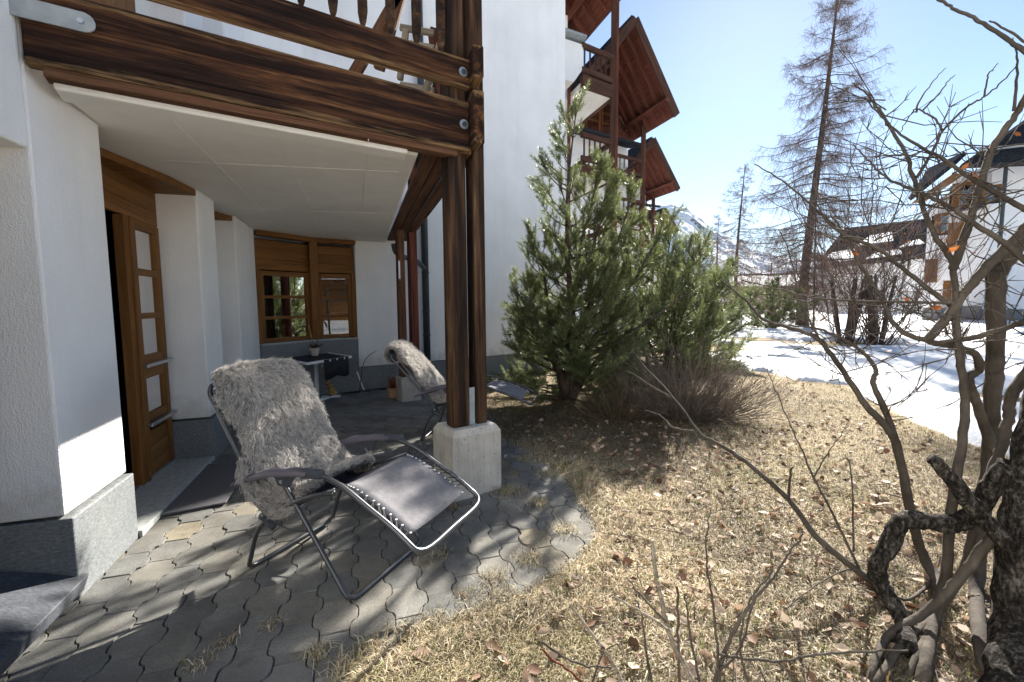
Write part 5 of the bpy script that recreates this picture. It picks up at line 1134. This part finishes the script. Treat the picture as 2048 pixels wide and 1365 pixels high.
rngs = np.random.default_rng(64)
for k in range(16):
    b0_ = np.array([rngs.uniform(.25, 1.35), rngs.uniform(1.35, 1.75), -.01]); h_ = rngs.uniform(.08, .32); a_ = rngs.uniform(0, 6.28); t_ = b0_+[math.cos(a_)*h_*.5, math.sin(a_)*h_*.35, h_]
    MB().tube(smooth_path([b0_, (b0_+t_)/2+rngs.normal(0, .02, 3), t_], 5), np.linspace(.004, .002, 11), 6).obj('stem', [M_STEM, M_GREYWOOD, M_STRAW][k % 3], cs, smooth=True)
K = 260; b0_ = np.stack([rngs.uniform(.3, 3.2, K), rngs.uniform(1.2, 4.2, K), np.full(K, .03)], 1); a_ = rngs.uniform(0, 6.28, K); L_ = rngs.uniform(.08, .35, K)
e0_ = b0_+np.stack([np.cos(a_)*L_, np.sin(a_)*L_, rngs.uniform(-.01, .05, K)], 1); ok_ = (sdist(b0_[:, 0], b0_[:, 1], PATIO) < -.1)
V, F = tubes_np(np.stack([b0_, (b0_+e0_)/2+rngs.normal(0, .015, (K, 3))*[1, 1, .4], e0_], 1)[ok_], np.tile([[.0028, .0024, .0015]], (ok_.sum(), 1)), 4); me = npmesh('fallen_twigs', V, F, M_TWIG); set_col(me, np.repeat(rngs.uniform(.6, 1.5, (ok_.sum(), 1))*np.array([.11, .085, .065]), 12, 0))
o = place(bpy.data.objects.new('fallen_twigs', me)); tag(o, 'thin dry twigs lying on the lawn', 'twigs', kind='stuff')
# ================================================================= litter and grass
rng = np.random.default_rng(91); n = 14000
gx = rng.uniform(-.7, 6.5, n); gy = rng.uniform(1.0, 10, n); dd = sdist(gx, gy, PATIO); dsn = sdist(gx, gy, SNOW)
dens = (.35+1.6*np.clip(fbm(gx*.8+2, gy*.8, 15), 0, 1)+.5*np.exp(-((gx-1.9)**2+(gy-2.2)**2)/2.5))*np.where(gy > 5.5, .4, 1); ok = (dsn < -.1) & (dd < -.02) & (rng.random(n) < dens) 
C = np.stack([gx, gy, lawn_z(gx, gy)+rng.uniform(.006, .03, n)], 1)[ok]
leafmesh('fallen_leaves', C, .058, rng, [(.33, .23, .16), (.20, .115, .07), (.45, .36, .27), (.13, .07, .045), (.40, .30, .22)], None, .62)
tag(bpy.data.objects['fallen_leaves'], 'dead brown leaves scattered over the dry lawn', 'leaves', kind='stuff')
def blades(X_, Y_, Z_, H_, rng, cols, w=.0022, lay=.6):
    n = len(X_); b = np.stack([X_, Y_, Z_], 1); a = rng.uniform(0, 6.28, n); dv = np.stack([np.cos(a), np.sin(a), np.zeros(n)], 1); ly = rng.uniform(.2, 1.5, n)*lay
    m_ = b+dv*(H_*ly*.4)[:, None]+np.array([0, 0, 1.])*(H_*.62)[:, None]; t = b+dv*(H_*ly*1.15)[:, None]+np.array([0, 0, 1.])*(H_*np.clip(1.05-.5*ly, .12, 1))[:, None]
    s = np.stack([-np.sin(a), np.cos(a), np.zeros(n)], 1)*w; s = s*rng.uniform(.7, 1.4, (n, 1))
    V = np.stack([b-s, b+s, m_+s*.8, m_-s*.8, t], 1).reshape(-1, 3); j = np.arange(n)*5; F = np.concatenate([np.stack([j, j+1, j+2], 1), np.stack([j, j+2, j+3], 1), np.stack([j+3, j+2, j+4], 1)])
    pt = fbm(X_*1.3+9, Y_*1.3, 71, 5); c = np.array(cols)[rng.integers(0, len(cols), n)]*rng.uniform(.6, 1.3, (n, 1))*np.clip(1+1.5*pt, .42, 1.3)[:, None]; lit_ = np.clip((np.hypot(X_-1.0, Y_-6.0)+2.4*(fbm(X_*1.7, Y_*1.7, 87)+.5)-2.25)/1.35, 0, 1)[:, None]; c = c*lit_+(1-lit_)*(c*.35+np.array([.045, .030, .016])); gr = np.clip(fbm(X_*.8+3, Y_*.8+8, 73, 4)*3-.25, 0, .6)[:, None]; c = c*(1-gr)+gr*np.array([.19, .19, .06]); return V, F, np.repeat(c, 5, 0)  # blades near the pine darkened: painted shade as well as needle litter
n = 330000; rr_ = rng.random(n)**1.0
gy = 1.0+9.*rng.random(n)**2.0; gx = rng.uniform(-.8, 1., n)*0+rng.uniform(-.75, 1, n)*(1.0+gy*.55)+.45*gy
dd = sdist(gx, gy, PATIO); dsn = sdist(gx, gy, SNOW); edge = fbm(gx*2.3, gy*2.3, 77)
ok = (gx*N2[0]+gy*N2[1]-NW > 1.2) & (dsn < -.05) & (dd < .10+.18*edge+rng.uniform(-.05, .03, n))
gx, gy, dd = gx[ok], gy[ok], dd[ok]; gz = np.where(dd > 0, .0, lawn_z(gx, gy)); pat = fbm(gx*1.6, gy*1.6, 19)
H_ = rng.uniform(.014, .042, len(gx))*(1+1.2*np.clip(pat, -.3, .5))+.03*(np.abs(dd) < .12)*rng.random(len(gx))
cols = [(.52, .44, .31), (.44, .36, .24), (.60, .53, .40), (.34, .26, .17), (.27, .22, .13)]
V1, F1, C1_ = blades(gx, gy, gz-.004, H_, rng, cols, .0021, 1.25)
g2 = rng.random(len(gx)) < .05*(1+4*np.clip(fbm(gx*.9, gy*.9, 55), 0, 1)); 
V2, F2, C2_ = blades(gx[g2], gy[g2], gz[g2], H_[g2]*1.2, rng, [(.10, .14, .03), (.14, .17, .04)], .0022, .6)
# tufts growing out of the paving joints
tx, ty, th_ = [], [], []
for (u, v, k, sp_, hh) in ((1020, 985, 260, .10, .06), (905, 1015, 120, .05, .05), (1060, 1120, 160, .08, .05), (985, 1160, 160, .08, .05), (960, 1235, 260, .10, .06), (1000, 1190, 160, .07, .05), (880, 1110, 90, .07, .04), (740, 1300, 140, .06, .06), (640, 1310, 110, .05, .05), (870, 1240, 140, .07, .05), (1130, 1060, 160, .08, .05), (1180, 1010, 160, .08, .05), (1075, 1010, 160, .08, .05), (930, 1190, 90, .05, .04), (820, 1270, 160, .07, .06), (690, 1340, 160, .06, .05), (400, 1330, 70, .05, .04), (450, 1290, 60, .05, .04), (545, 1250, 50, .04, .04), (1100, 950, 160, .08, .05), (1050, 920, 140, .08, .05)):
    c = gp(u, v); tx.append(c[0]+rng.normal(0, sp_*.6, k)); ty.append(c[1]+rng.normal(0, sp_*.6, k)); th_.append(rng.uniform(.4, 1.2, k)*hh)
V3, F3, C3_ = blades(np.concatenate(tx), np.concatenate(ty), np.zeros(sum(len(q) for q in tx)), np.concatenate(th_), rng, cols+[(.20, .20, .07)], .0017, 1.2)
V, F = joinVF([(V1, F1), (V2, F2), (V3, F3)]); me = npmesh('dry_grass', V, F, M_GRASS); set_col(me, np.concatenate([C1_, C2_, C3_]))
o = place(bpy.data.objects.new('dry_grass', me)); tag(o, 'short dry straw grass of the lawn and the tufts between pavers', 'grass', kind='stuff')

# ================================================================= thin mountain air
hz = MB().box(-720, 1920, -520, 2320, -130, 480).obj('haze', None); hz.data.materials.clear()
hm = bpy.data.materials.new('haze_air'); hm.use_nodes = True; hn = hm.node_tree; hn.nodes.clear()
ho = nd(hn, 'OutputMaterial'); pv_ = nd(hn, 'VolumePrincipled', {'Color': (.66, .80, 1, 1), 'Density': .00005, 'Anisotropy': .0}); link(hn, pv_.outputs[0], ho.inputs['Volume'])
hz.data.materials.append(hm); tag(hz, 'thin bluish mountain air over the valley', kind='stuff'); hz.visible_shadow = True
